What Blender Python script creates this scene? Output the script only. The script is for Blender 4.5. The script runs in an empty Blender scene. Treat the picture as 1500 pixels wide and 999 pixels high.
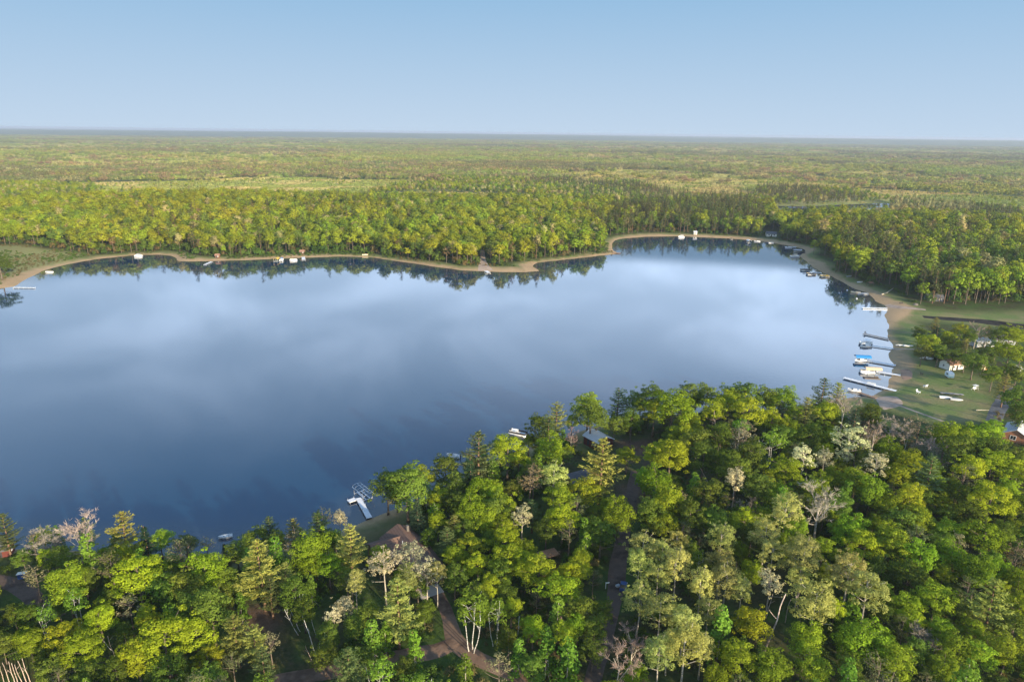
import bpy, math, random
import numpy as np
from mathutils import Matrix, Vector

scene = bpy.context.scene
COL = scene.collection
rng = np.random.RandomState(11)
R_ = math.radians

# ---------------------------------------------------------------- camera
TH, PH, FPX, CH = R_(16.95), R_(0.69), 1000.0, 100.0
_f = np.array([0, math.cos(TH), -math.sin(TH)])
_r = np.array([1.0, 0, 0])
_u = np.array([0, math.sin(TH), math.cos(TH)])
_r2 = _r * math.cos(PH) + _u * math.sin(PH)
_u2 = _u * math.cos(PH) - _r * math.sin(PH)


def ground_at(px, py, z=0.0):
    """Where the sight line of a photo point meets height z."""
    d = _f * FPX + _r2 * (px - 750) - _u2 * (py - 499.5)
    t = (z - CH) / d[2]
    return d[0] * t, d[1] * t


def project(x, y, z):
    p = np.array([x, y, z - CH])
    D = p @ _f
    return 750 + FPX * (p @ _r2) / D, 499.5 - FPX * (p @ _u2) / D, D


cam = bpy.data.cameras.new('camera')
cam.sensor_width = 36.0
cam.lens = 24.0
cam.clip_start = 1.0
cam.clip_end = 80000.0
camo = bpy.data.objects.new('camera', cam)
COL.objects.link(camo)
m = Matrix.Identity(4)
for i in range(3):
    m[i][0], m[i][1], m[i][2] = _r2[i], _u2[i], -_f[i]
m[2][3] = CH
camo.matrix_world = m
scene.camera = camo

# ---------------------------------------------------------------- light
SUN_EL, SUN_AZ = R_(14.0), R_(38.0)          # sun low, behind the camera and towards +x
sdir = Vector((math.sin(SUN_AZ) * math.cos(SUN_EL), -math.cos(SUN_AZ) * math.cos(SUN_EL), math.sin(SUN_EL)))
sun = bpy.data.lights.new('sun', 'SUN')
sun.energy = 5.0
sun.angle = R_(0.6)
sun.color = (1.0, 0.83, 0.58)
suno = bpy.data.objects.new('sun', sun)
suno.rotation_euler = (-sdir).to_track_quat('-Z', 'Y').to_euler()
suno.location = (200, -300, 300)
COL.objects.link(suno)

world = bpy.data.worlds.new('World')
scene.world = world
world.use_nodes = True
wn, wl = world.node_tree.nodes, world.node_tree.links
wn.clear()


def N(nodes, t, **kw):
    n = nodes.new(t)
    for k, v in kw.items():
        setattr(n, k, v)
    return n


sky = N(wn, 'ShaderNodeTexSky', sky_type='NISHITA', sun_disc=False)
sky.sun_elevation = SUN_EL
sky.sun_rotation = math.atan2(sdir.x, sdir.y)
sky.altitude = 300
sky.air_density = 1.0
sky.dust_density = 0.0
sky.ozone_density = 1.0
tc = N(wn, 'ShaderNodeTexCoord')
sep = N(wn, 'ShaderNodeSeparateXYZ')
wl.new(tc.outputs['Generated'], sep.inputs[0])


def mth(nodes, links, op, a, b=None, c=None, clamp=False):
    n = N(nodes, 'ShaderNodeMath', operation=op, use_clamp=clamp)
    for i, v in enumerate((a, b, c)):
        if v is None:
            continue
        if isinstance(v, (int, float)):
            n.inputs[i].default_value = v
        else:
            links.new(v, n.inputs[i])
    return n.outputs[0]


# thin high cloud sheets: the direction projected on a flat layer
zc = mth(wn, wl, 'ADD', mth(wn, wl, 'MAXIMUM', sep.outputs[2], 0.0), 0.16)
cx = mth(wn, wl, 'DIVIDE', sep.outputs[0], zc)
cy = mth(wn, wl, 'DIVIDE', sep.outputs[1], zc)
cmb = N(wn, 'ShaderNodeCombineXYZ')
wl.new(cx, cmb.inputs[0]); wl.new(cy, cmb.inputs[1])
cn = N(wn, 'ShaderNodeTexNoise')
cn.inputs['Scale'].default_value = 1.55
cn.inputs['Detail'].default_value = 6
cn.inputs['Roughness'].default_value = 0.58
cn.inputs['Distortion'].default_value = 0.5
wl.new(cmb.outputs[0], cn.inputs['Vector'])
cr = N(wn, 'ShaderNodeMapRange', interpolation_type='SMOOTHSTEP')
cr.inputs[1].default_value, cr.inputs[2].default_value = 0.40, 0.72
wl.new(cn.outputs['Fac'], cr.inputs[0])
up = N(wn, 'ShaderNodeMapRange', interpolation_type='SMOOTHSTEP')
up.inputs[1].default_value, up.inputs[2].default_value = 0.166, 0.178
wl.new(sep.outputs[2], up.inputs[0])
dn = N(wn, 'ShaderNodeMapRange', interpolation_type='SMOOTHSTEP')
dn.inputs[1].default_value, dn.inputs[2].default_value = 0.24, 0.48
dn.inputs[3].default_value, dn.inputs[4].default_value = 1.0, 0.09
wl.new(sep.outputs[2], dn.inputs[0])
veil = mth(wn, wl, 'ADD', mth(wn, wl, 'MULTIPLY', cr.outputs[0], 0.32), mth(wn, wl, 'ADD', mth(wn, wl, 'MULTIPLY', sep.outputs[0], 0.28), 0.47), clamp=True)
cov = mth(wn, wl, 'MULTIPLY', mth(wn, wl, 'MULTIPLY', veil, up.outputs[0]), dn.outputs[0])
# clear bluish air towards the horizon, away from the sun
hor = N(wn, 'ShaderNodeMapRange', interpolation_type='SMOOTHSTEP')
hor.inputs[1].default_value, hor.inputs[2].default_value = 0.15, 0.60
hor.inputs[3].default_value, hor.inputs[4].default_value = 1.0, 0.75
wl.new(sep.outputs[2], hor.inputs[0])
rampn = N(wn, 'ShaderNodeValToRGB')
rampn.color_ramp.elements.new(0.4)
for el, (p_, c_) in zip(rampn.color_ramp.elements, ((0.0, (1.76, 2.20, 2.72, 1)), (0.42, (0.78, 1.54, 2.38, 1)), (1.0, (0.26, 0.98, 2.15, 1)))):
    el.position, el.color = p_, c_
wl.new(mth(wn, wl, 'MULTIPLY', sep.outputs[2], 1.9, clamp=True), rampn.inputs[0])
mixh = N(wn, 'ShaderNodeMix', data_type='RGBA')
ahead = N(wn, 'ShaderNodeMapRange', interpolation_type='SMOOTHSTEP')
ahead.inputs[1].default_value, ahead.inputs[2].default_value = -0.35, 0.35
wl.new(sep.outputs[1], ahead.inputs[0])
wl.new(mth(wn, wl, 'MULTIPLY', hor.outputs[0], ahead.outputs[0]), mixh.inputs[0]); wl.new(sky.outputs[0], mixh.inputs[6]); wl.new(rampn.outputs[0], mixh.inputs[7])
mixc = N(wn, 'ShaderNodeMix', data_type='RGBA')
wl.new(cov, mixc.inputs[0])
wl.new(mixh.outputs[2], mixc.inputs[6])
mixc.inputs[7].default_value = (6.7, 8.4, 10.9, 1)
bg = N(wn, 'ShaderNodeBackground')
bg.inputs['Strength'].default_value = 0.14
wl.new(mixc.outputs[2], bg.inputs['Color'])
wo = N(wn, 'ShaderNodeOutputWorld')
wl.new(bg.outputs[0], wo.inputs['Surface'])

vs = scene.view_settings
vs.view_transform = 'Standard'
vs.look = 'None'
vs.gamma = 1.0
vs.use_curve_mapping = False
vs.exposure = 1.14
scene.cycles.use_denoising = True
scene.cycles.max_bounces = 6
scene.cycles.diffuse_bounces = 3
scene.cycles.glossy_bounces = 3
scene.cycles.transmission_bounces = 4
scene.cycles.volume_bounces = 0
scene.cycles.caustics_reflective = False
scene.cycles.caustics_refractive = False


# ---------------------------------------------------------------- materials
def new_mat(name):
    mt = bpy.data.materials.new(name)
    mt.use_nodes = True
    mt.node_tree.nodes.clear()
    return mt, mt.node_tree.nodes, mt.node_tree.links


def out(n, l, sh):
    o = N(n, 'ShaderNodeOutputMaterial')
    l.new(sh, o.inputs['Surface'])


def noise(n, l, scale, detail=4, rough=0.55, vec=None, dist=0.0):
    t = N(n, 'ShaderNodeTexNoise')
    t.inputs['Scale'].default_value = scale
    t.inputs['Detail'].default_value = detail
    t.inputs['Roughness'].default_value = rough
    t.inputs['Distortion'].default_value = dist
    if vec is not None:
        l.new(vec, t.inputs['Vector'])
    return t.outputs['Fac']


def ramp(n, l, fac, stops):
    r = N(n, 'ShaderNodeValToRGB')
    e = r.color_ramp.elements
    while len(e) < len(stops):
        e.new(0.5)
    for el, (p, c) in zip(e, stops):
        el.position = p
        el.color = (*c, 1)
    l.new(fac, r.inputs[0])
    return r.outputs[0]


def mixrgb(n, l, fac, a, b, mode='MIX'):
    x = N(n, 'ShaderNodeMix', data_type='RGBA', blend_type=mode)
    for s, v in ((0, fac), (6, a), (7, b)):
        if isinstance(v, (int, float)):
            x.inputs[s].default_value = v
        elif isinstance(v, tuple):
            x.inputs[s].default_value = (*v, 1)
        else:
            l.new(v, x.inputs[s])
    return x.outputs[2]


def maprange(n, l, v, a, b, c=0.0, d=1.0, smooth=True):
    x = N(n, 'ShaderNodeMapRange', interpolation_type='SMOOTHSTEP' if smooth else 'LINEAR')
    for i, q in enumerate((a, b, c, d)):
        x.inputs[i + 1].default_value = q
    l.new(v, x.inputs[0])
    return x.outputs[0]


def simple(name, col, rough=0.7, var=0.25, scale=3.0, metal=0.0, spec=0.3):
    mt, n, l = new_mat(name)
    co = N(n, 'ShaderNodeTexCoord').outputs['Object']
    c = mixrgb(n, l, noise(n, l, scale, 5, 0.6, co), tuple(v * (1 - var) for v in col), tuple(min(1, v * (1 + var)) for v in col))
    b = N(n, 'ShaderNodeBsdfPrincipled')
    l.new(c, b.inputs['Base Color'])
    b.inputs['Roughness'].default_value = rough
    b.inputs['Metallic'].default_value = metal
    b.inputs['Specular IOR Level'].default_value = spec
    out(n, l, b.outputs[0])
    return mt


def leaf_material(name, transl, stand=None):
    """Leaves: the object's own colour, varied per tree and per leaf; a share of the light passes through."""
    mt, n, l = new_mat(name)
    oi = N(n, 'ShaderNodeObjectInfo')
    at = N(n, 'ShaderNodeAttribute', attribute_name='tone')
    hs = N(n, 'ShaderNodeHueSaturation')
    if stand:
        hs.inputs['Color'].default_value = (*stand, 1)
    else:
        l.new(oi.outputs['Color'], hs.inputs['Color'])
    l.new(maprange(n, l, oi.outputs['Random'], 0, 1, 0.489, 0.516, False), hs.inputs['Hue'])
    r2 = mth(n, l, 'FRACT', mth(n, l, 'MULTIPLY', oi.outputs['Random'], 17.31))
    lv = maprange(n, l, at.outputs['Fac'], 0, 1, 0.62, 1.38, False)
    tv = maprange(n, l, r2, 0, 1, 0.70, 1.25, False)
    l.new(mth(n, l, 'MULTIPLY', lv, tv), hs.inputs['Value'])
    c = hs.outputs[0]
    if stand:      # stands of the wide forest: whole areas lean dry olive or fresh green
        nz = noise(n, l, 0.0035, 4, 0.6, oi.outputs['Location'])
        c = mixrgb(n, l, maprange(n, l, nz, 0.35, 0.68), c, mixrgb(n, l, 1.0, c, (1.15, 0.92, 0.9), 'MULTIPLY'))
    d = N(n, 'ShaderNodeBsdfDiffuse'); l.new(c, d.inputs[0])
    t = N(n, 'ShaderNodeBsdfTranslucent'); l.new(c, t.inputs[0])
    mx = N(n, 'ShaderNodeMixShader'); mx.inputs[0].default_value = transl
    l.new(d.outputs[0], mx.inputs[1]); l.new(t.outputs[0], mx.inputs[2])
    out(n, l, mx.outputs[0])
    return mt


M = {}
M['leaf'] = leaf_material('leaf', 0.38)
M['needle'] = leaf_material('needle', 0.12)
M['twig'] = leaf_material('twig', 0.05)


def bark(name, a, b, scale, stretch):
    mt, n, l = new_mat(name)
    co = N(n, 'ShaderNodeTexCoord').outputs['Object']
    mp = N(n, 'ShaderNodeMapping'); mp.inputs['Scale'].default_value = stretch
    l.new(co, mp.inputs[0])
    c = mixrgb(n, l, maprange(n, l, noise(n, l, scale, 5, 0.65, mp.outputs[0]), 0.35, 0.65), a, b)
    d = N(n, 'ShaderNodeBsdfPrincipled'); l.new(c, d.inputs['Base Color'])
    d.inputs['Roughness'].default_value = 0.9
    d.inputs['Specular IOR Level'].default_value = 0.15
    out(n, l, d.outputs[0])
    return mt


M['bark'] = bark('bark_grey_brown', (0.075, 0.055, 0.04), (0.20, 0.16, 0.125), 3.0, (4, 4, 0.6))
M['bark_pine'] = bark('bark_pine', (0.09, 0.055, 0.035), (0.24, 0.15, 0.10), 3.0, (4, 4, 0.8))
M['bark_pale'] = bark('bark_pale', (0.22, 0.19, 0.15), (0.46, 0.42, 0.35), 2.0, (2, 2, 2.5))
M['bark_white'] = bark('bark_white', (0.16, 0.15, 0.13), (0.72, 0.70, 0.65), 1.2, (1.5, 1.5, 5))
M['deadwood'] = bark('deadwood', (0.22, 0.16, 0.13), (0.62, 0.50, 0.42), 2.0, (4, 4, 0.6))

# ---------------------------------------------------------------- mesh helpers


def mesh_from(name, verts, faces, mats, smooth=False, fmat=None):
    me = bpy.data.meshes.new(name)
    me.from_pydata([tuple(map(float, v)) for v in verts], [], [tuple(map(int, f)) for f in faces])
    for mt in mats:
        me.materials.append(mt)
    if fmat is not None:
        me.polygons.foreach_set('material_index', fmat)
    if smooth:
        me.polygons.foreach_set('use_smooth', [True] * len(me.polygons))
    me.update()
    return me


def link(name, data, parent=None, loc=(0, 0, 0), rz=0.0):
    o = bpy.data.objects.new(name, data)
    COL.objects.link(o)
    o.location = loc
    if rz:
        o.rotation_euler = (0, 0, rz)
    if parent is not None:
        o.parent = parent
    return o


def tag(o, label, cat, group=None, kind=None):
    if label:
        o['label'] = label
    if cat:
        o['category'] = cat
    if group:
        o['group'] = group
    if kind:
        o['kind'] = kind
    return o


def thing(name, label, cat, loc, rz=0.0, group=None):
    return tag(link(name, None, None, loc, rz), label, cat, group)


class MB:
    """Collects boxes, bars, tubes and lofts and links them as ONE mesh object."""

    def __init__(s):
        s.v, s.f = [], []

    def add(s, vs, fs):
        b = len(s.v)
        s.v += [tuple(v) for v in vs]
        s.f += [tuple(i + b for i in f) for f in fs]
        return s

    def box(s, x0, x1, y0, y1, z0, z1):
        vs_ = [(x, y, z) for z in (z0, z1) for x, y in ((x0, y0), (x1, y0), (x1, y1), (x0, y1))]
        return s.add(vs_, [(3, 2, 1, 0), (4, 5, 6, 7), (0, 1, 5, 4), (1, 2, 6, 5), (2, 3, 7, 6), (3, 0, 4, 7)])

    def tube(s, pts, rad, n=6, cap=True):
        v, f = tube_arrays(pts, rad, n, cap)
        return s.add(v, f)

    def prism(s, poly, ax, a, b):
        """A polygon given in the two axes other than ax, pulled from a to b along ax."""
        def P(p, t):
            q = list(p); q.insert(ax, t); return tuple(q)
        k = len(poly)
        vs_ = [P(p, a) for p in poly] + [P(p, b) for p in poly]
        fs = [tuple(range(k))[::-1], tuple(range(k, 2 * k))]
        fs += [(i, (i + 1) % k, k + (i + 1) % k, k + i) for i in range(k)]
        return s.add(vs_, fs)

    def build(s, name, mat, parent=None, loc=(0, 0, 0), rz=0.0, smooth=False):
        me = mesh_from(name, s.v, s.f, [mat], smooth)
        return link(name, me, parent, loc, rz)


def tube_arrays(pts, rad, n=6, cap=True):
    pts = np.asarray(pts, float)
    k = len(pts)
    rad = np.broadcast_to(np.asarray(rad, float), (k,))
    tan = np.gradient(pts, axis=0)
    tan /= np.linalg.norm(tan, axis=1)[:, None] + 1e-9
    ref = np.array([0, 0, 1.0]) if abs(tan[0][2]) < 0.8 else np.array([1.0, 0, 0])
    v = []
    for i in range(k):
        a = np.cross(tan[i], ref); a /= np.linalg.norm(a) + 1e-9
        b = np.cross(tan[i], a)
        for j in range(n):
            w = 2 * math.pi * j / n
            v.append(pts[i] + rad[i] * (math.cos(w) * a + math.sin(w) * b))
    f = []
    for i in range(k - 1):
        for j in range(n):
            f.append((i * n + j, i * n + (j + 1) % n, (i + 1) * n + (j + 1) % n, (i + 1) * n + j))
    if cap:
        f.append(tuple(range(n))[::-1])
        f.append(tuple(range((k - 1) * n, k * n)))
    return v, f


def lattice(ix, iy, seed):
    h = (ix.astype(np.int64) * 374761393 + iy.astype(np.int64) * 668265263 + seed * 974711) & 0x7fffffff
    h = ((h ^ (h >> 13)) * 1274126177) & 0x7fffffff
    return ((h ^ (h >> 16)) & 0xffff) / 65535.0


def vnoise(x, y, scale, seed=0, octaves=3):
    x = np.asarray(x, float) / scale
    y = np.asarray(y, float) / scale
    tot, amp, s = 0, 0.5, 0.0
    for o in range(octaves):
        ix, iy = np.floor(x), np.floor(y)
        fx, fy = x - ix, y - iy
        fx, fy = fx * fx * (3 - 2 * fx), fy * fy * (3 - 2 * fy)
        a, b = lattice(ix, iy, seed + o), lattice(ix + 1, iy, seed + o)
        c, d = lattice(ix, iy + 1, seed + o), lattice(ix + 1, iy + 1, seed + o)
        tot = tot + amp * ((a * (1 - fx) + b * fx) * (1 - fy) + (c * (1 - fx) + d * fx) * fy)
        s += amp
        amp *= 0.5
        x, y = x * 2 + 17.3, y * 2 + 9.1
    return tot / s


# ---------------------------------------------------------------- lake outline and terrain
SHORE = [(0, 423), (20, 420), (43, 407), (67, 395), (100, 387), (140, 380), (197, 374), (233, 373), (253, 375), (263, 383), (300, 383),
         (367, 381), (433, 378), (500, 376), (543, 377), (583, 383), (633, 390), (673, 396), (713, 398), (767, 399), (790, 397),
         (779, 390), (787, 385), (833, 380), (877, 375), (907, 371.7), (897, 367), (898, 353), (910, 350), (943, 347), (1000, 346.5),
         (1033, 348), (1073, 350), (1100, 352), (1126, 355), (1148, 359), (1164, 362), (1180, 366), (1172, 376), (1182, 384), (1195, 394),
         (1203, 399), (1217, 404.5), (1232, 412), (1247, 421), (1261, 426.5), (1273, 431), (1283, 441), (1298, 448.5), (1304, 456),
         (1309, 466), (1307.5, 476), (1298, 485.6), (1302, 496), (1309, 510), (1299, 517), (1304, 527), (1310, 536), (1307, 551),
         (1301, 565), (1292, 572), (1279, 580), (1255, 582), (1215, 588), (1150, 598), (1080, 602), (1000, 606), (930, 612), (880, 622),
         (830, 640), (780, 655), (740, 668), (690, 690), (650, 715), (615, 732), (578, 745), (526, 768), (470, 790), (400, 803),
         (320, 812), (240, 815), (150, 808), (60, 800), (0, 806), (-120, 830), (-400, 860), (-700, 800), (-700, 560), (-350, 490), (-120, 450)]
LAKE = np.array([ground_at(*p) for p in SHORE])


def poly_dist(P, x, y):
    """Signed distance to a closed polygon: negative inside."""
    x = np.asarray(x, float); y = np.asarray(y, float)
    d2 = np.full(x.shape, 1e18)
    ins = np.zeros(x.shape, bool)
    k = len(P)
    for i in range(k):
        ax, ay = P[i]; bx, by = P[(i + 1) % k]
        ex, ey = bx - ax, by - ay
        t = np.clip(((x - ax) * ex + (y - ay) * ey) / (ex * ex + ey * ey + 1e-12), 0, 1)
        d2 = np.minimum(d2, (x - ax - t * ex) ** 2 + (y - ay - t * ey) ** 2)
        c = ((ay > y) != (by > y)) & (x < (bx - ax) * (y - ay) / (by - ay + 1e-12) + ax)
        ins ^= c
    d = np.sqrt(d2)
    return np.where(ins, -d, d)


def P_(pts):
    return np.array([ground_at(u, v, 1.0) for u, v in pts])


POND = P_([(1128, 301), (1180, 303), (1232, 299), (1300, 296), (1306, 303), (1290, 316), (1262, 311), (1210, 308), (1150, 306)])
MEADOW = P_([(-60, 366), (30, 366), (60, 370), (128, 373), (100, 386), (60, 397), (20, 415), (-60, 425)])
FIELD = P_([(296, 284), (330, 276), (400, 272), (478, 270), (486, 278), (440, 287), (380, 291), (320, 293)])
STRIP = P_([(70, 263), (150, 258), (190, 262), (120, 268)])
FIELDB = P_([(1270, 254), (1330, 252), (1365, 256), (1330, 260), (1280, 259)])
MARSH = P_([(1312, 462), (1345, 452), (1400, 458), (1500, 460), (1560, 464), (1560, 484), (1500, 480), (1440, 478), (1380, 470), (1340, 470), (1320, 470)])
LAWN = P_([(1312, 466), (1345, 470), (1352, 490), (1345, 515), (1385, 545), (1412, 548), (1450, 560), (1458, 600), (1440, 622), (1380, 625), (1320, 606), (1290, 596), (1300, 570), (1311, 540)])
WET = P_([(470, 302), (520, 290), (620, 283), (720, 286), (800, 292), (770, 300), (700, 302), (600, 302)])
YARD = P_([(500, 782), (530, 768), (575, 748), (598, 752), (600, 772), (560, 800), (530, 800)])
CLEAR = P_([(905, 640), (950, 645), (965, 668), (945, 690), (920, 690), (900, 668)])
CLEAR2 = P_([(335, 895), (400, 885), (415, 915), (405, 935), (350, 925)])
CLEAR3 = P_([(900, 715), (945, 715), (940, 760), (905, 765)])

ND_R, ND_A = 560, 760
RR = 60.0 * (27000.0 / 60.0) ** (np.arange(ND_R) / (ND_R - 1))
AA = np.linspace(R_(-62), R_(62), ND_A)
GX = RR[:, None] * np.sin(AA)[None, :]
GY = RR[:, None] * np.cos(AA)[None, :]


def raw_fields(x, y):
    r = np.hypot(x, y)
    d = np.full(x.shape, 400.0)
    near = r < 1100
    d[near] = poly_dist(LAKE, x[near], y[near])
    d = np.where(r < 1100, d + (vnoise(x, y, 9, 3, 2) - 0.5) * 2.4 * (np.abs(d) < 40), d)
    d = np.minimum(d, 400)
    z = np.where(d < 0, np.maximum(d * 0.12, -2.5), 0.11 * np.minimum(d, 9) + 0.030 * np.clip(d - 9, 0, 70))
    land = np.clip((d - 12) / 60, 0, 1)
    z = z + land * (vnoise(x, y, 130, 5, 3) - 0.5) * 3.0
    # the wooded rise behind the far beach
    cxh, cyh = ground_at(170, 318)
    z = z + land * 9.0 * np.exp(-(((x - cxh) / 330) ** 2 + ((y - cyh) / 170) ** 2))
    low = np.clip((r - 950) / 500, 0, 1)
    z = z + low * (vnoise(x, y, 1400, 9, 3) - 0.5) * 10.0
    # long wooded ridges that close the horizon
    ang = np.arctan2(x, y)
    rid = np.clip((r - 9000) / 5000, 0, 1)
    rid = rid * rid * (3 - 2 * rid)
    z = z + rid * (28 + 52 * vnoise(ang * 9000, r * 0.25, 2600, 21, 3))
    for PG, depth in ((POND, 1.0),):
        sel = (np.abs(x - PG[:, 0].mean()) < 260) & (np.abs(y - PG[:, 1].mean()) < 260)
        dp = poly_dist(PG, x[sel], y[sel])
        z[sel] = np.where(dp < 0, 0.2, z[sel] * np.clip(dp / 40, 0, 1) + 0.9 * (1 - np.clip(dp / 40, 0, 1)))
    sel = (r < 460) & (x > 150)
    dm = poly_dist(MARSH, x[sel], y[sel])
    z[sel] = np.where(dm < 12, z[sel] * np.clip(dm / 12, 0, 1) + 0.55 * (1 - np.clip(dm / 12, 0, 1)), z[sel])
    return d, z


GD, GZ = raw_fields(GX, GY)


def zg(x, y):
    """Height of the ground sheet."""
    r = math.hypot(x, y)
    fi = min(max(math.log(max(r, 60.0) / 60.0) / math.log(27000 / 60.0) * (ND_R - 1), 0), ND_R - 1.001)
    fj = min(max((math.atan2(x, y) - AA[0]) / (AA[1] - AA[0]), 0), ND_A - 1.001)
    i, j = int(fi), int(fj)
    a, b = fi - i, fj - j
    return float((GZ[i, j] * (1 - b) + GZ[i, j + 1] * b) * (1 - a) + (GZ[i + 1, j] * (1 - b) + GZ[i + 1, j + 1] * b) * a)


def zg_np(x, y):
    r = np.hypot(x, y)
    fi = np.clip(np.log(np.maximum(r, 60.0) / 60.0) / math.log(27000 / 60.0) * (ND_R - 1), 0, ND_R - 1.001)
    fj = np.clip((np.arctan2(x, y) - AA[0]) / (AA[1] - AA[0]), 0, ND_A - 1.001)
    i, j = fi.astype(int), fj.astype(int)
    a, b = fi - i, fj - j
    return (GZ[i, j] * (1 - b) + GZ[i, j + 1] * b) * (1 - a) + (GZ[i + 1, j] * (1 - b) + GZ[i + 1, j + 1] * b) * a


def on_ground(u, v):
    """The ground point seen at a photo point."""
    z = 1.0
    for _ in range(4):
        x, y = ground_at(u, v, z)
        z = zg(x, y)
    return x, y, z


def grid_mesh(name, X, Y, Z, mats, attrs):
    nr, na = X.shape
    me = bpy.data.meshes.new(name)
    idx = np.arange(nr * na).reshape(nr, na)
    q = np.stack([idx[:-1, :-1], idx[:-1, 1:], idx[1:, 1:], idx[1:, :-1]], -1).reshape(-1, 4)
    q = q[:, ::-1]
    me.vertices.add(nr * na)
    me.vertices.foreach_set('co', np.stack([X, Y, Z], -1).reshape(-1).astype(np.float32))
    me.loops.add(q.size)
    me.loops.foreach_set('vertex_index', q.reshape(-1).astype(np.int32))
    me.polygons.add(len(q))
    me.polygons.foreach_set('loop_start', np.arange(0, q.size, 4, dtype=np.int32))
    me.polygons.foreach_set('use_smooth', np.ones(len(q), bool))
    for k, val in attrs.items():
        a = me.attributes.new(k, 'FLOAT', 'POINT')
        a.data.foreach_set('value', val.reshape(-1).astype(np.float32))
    for mt in mats:
        me.materials.append(mt)
    me.update(calc_edges=True)
    me.validate()
    return me


def soft(PG, w, x, y, lim=400):
    o = np.zeros(x.shape)
    c = PG.mean(0)
    rad = np.hypot(*(PG - c).T).max() + 3 * w
    s = np.hypot(x - c[0], y - c[1]) < rad
    o[s] = np.clip(0.5 - poly_dist(PG, x[s], y[s]) / (2 * w), 0, 1)
    return o


jit = (vnoise(GX, GY, 7, 31, 3) - 0.5) * 5
# beaches: wider where the photo shows bare sand
bw = np.full(GX.shape, 3.2)
for (u, v, w, rad) in ((1030, 347, 13, 80), (1110, 352, 14, 50), (1165, 363, 11, 40), (1190, 385, 11, 40), (1220, 402, 8, 40), (1260, 424, 8, 30),
                       (1300, 446, 12, 30), (1335, 452, 9, 14), (1320, 530, 15, 15), (1310, 552, 9, 14), (60, 398, 8, 50), (20, 412, 11, 40), (110, 384, 6, 50),
                       (640, 390, 8, 60), (740, 396, 16, 30), (400, 378, 10, 40), (460, 378, 10, 30), (280, 381, 15, 30), (540, 760, 4, 20), (870, 373, 7, 50)):
    x0, y0 = ground_at(u, v, 0)
    bw = np.maximum(bw, w * np.exp(-((GX - x0) ** 2 + (GY - y0) ** 2) / (2 * rad ** 2)))
bw = bw * (0.35 + 1.1 * vnoise(GX, GY, 45, 33, 2))
sand = np.clip(0.5 - (GD - bw + jit) / 4.0, 0, 1) * (GD < 60)
grass = np.zeros(GX.shape)
for PG, w in ((MEADOW, 4), (LAWN, 4), (MARSH, 8), (FIELD, 20), (STRIP, 20), (WET, 20)):
    grass = np.maximum(grass, soft(PG, w, GX, GY))
grass = np.maximum(grass, 0.9 * np.clip(0.5 - (GD - bw - 7 + jit) / 6.0, 0, 1) * (GD < 80))
dry = np.maximum.reduce([soft(MEADOW, 6, GX, GY) * 0.35, soft(FIELD, 15, GX, GY) * 0.75, soft(STRIP, 15, GX, GY), soft(FIELDB, 20, GX, GY), soft(WET, 30, GX, GY) * 0.35])
litter = np.maximum.reduce([soft(PG, 3, GX, GY) for PG in (CLEAR, CLEAR2, CLEAR3)] + [soft(YARD, 2, GX, GY) * 0.45])
far = np.clip((np.hypot(GX, GY) - 950) / 400, 0, 1)
wooded = np.clip((np.hypot(GX, GY) - 6500) / 3000, 0, 1)


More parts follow.
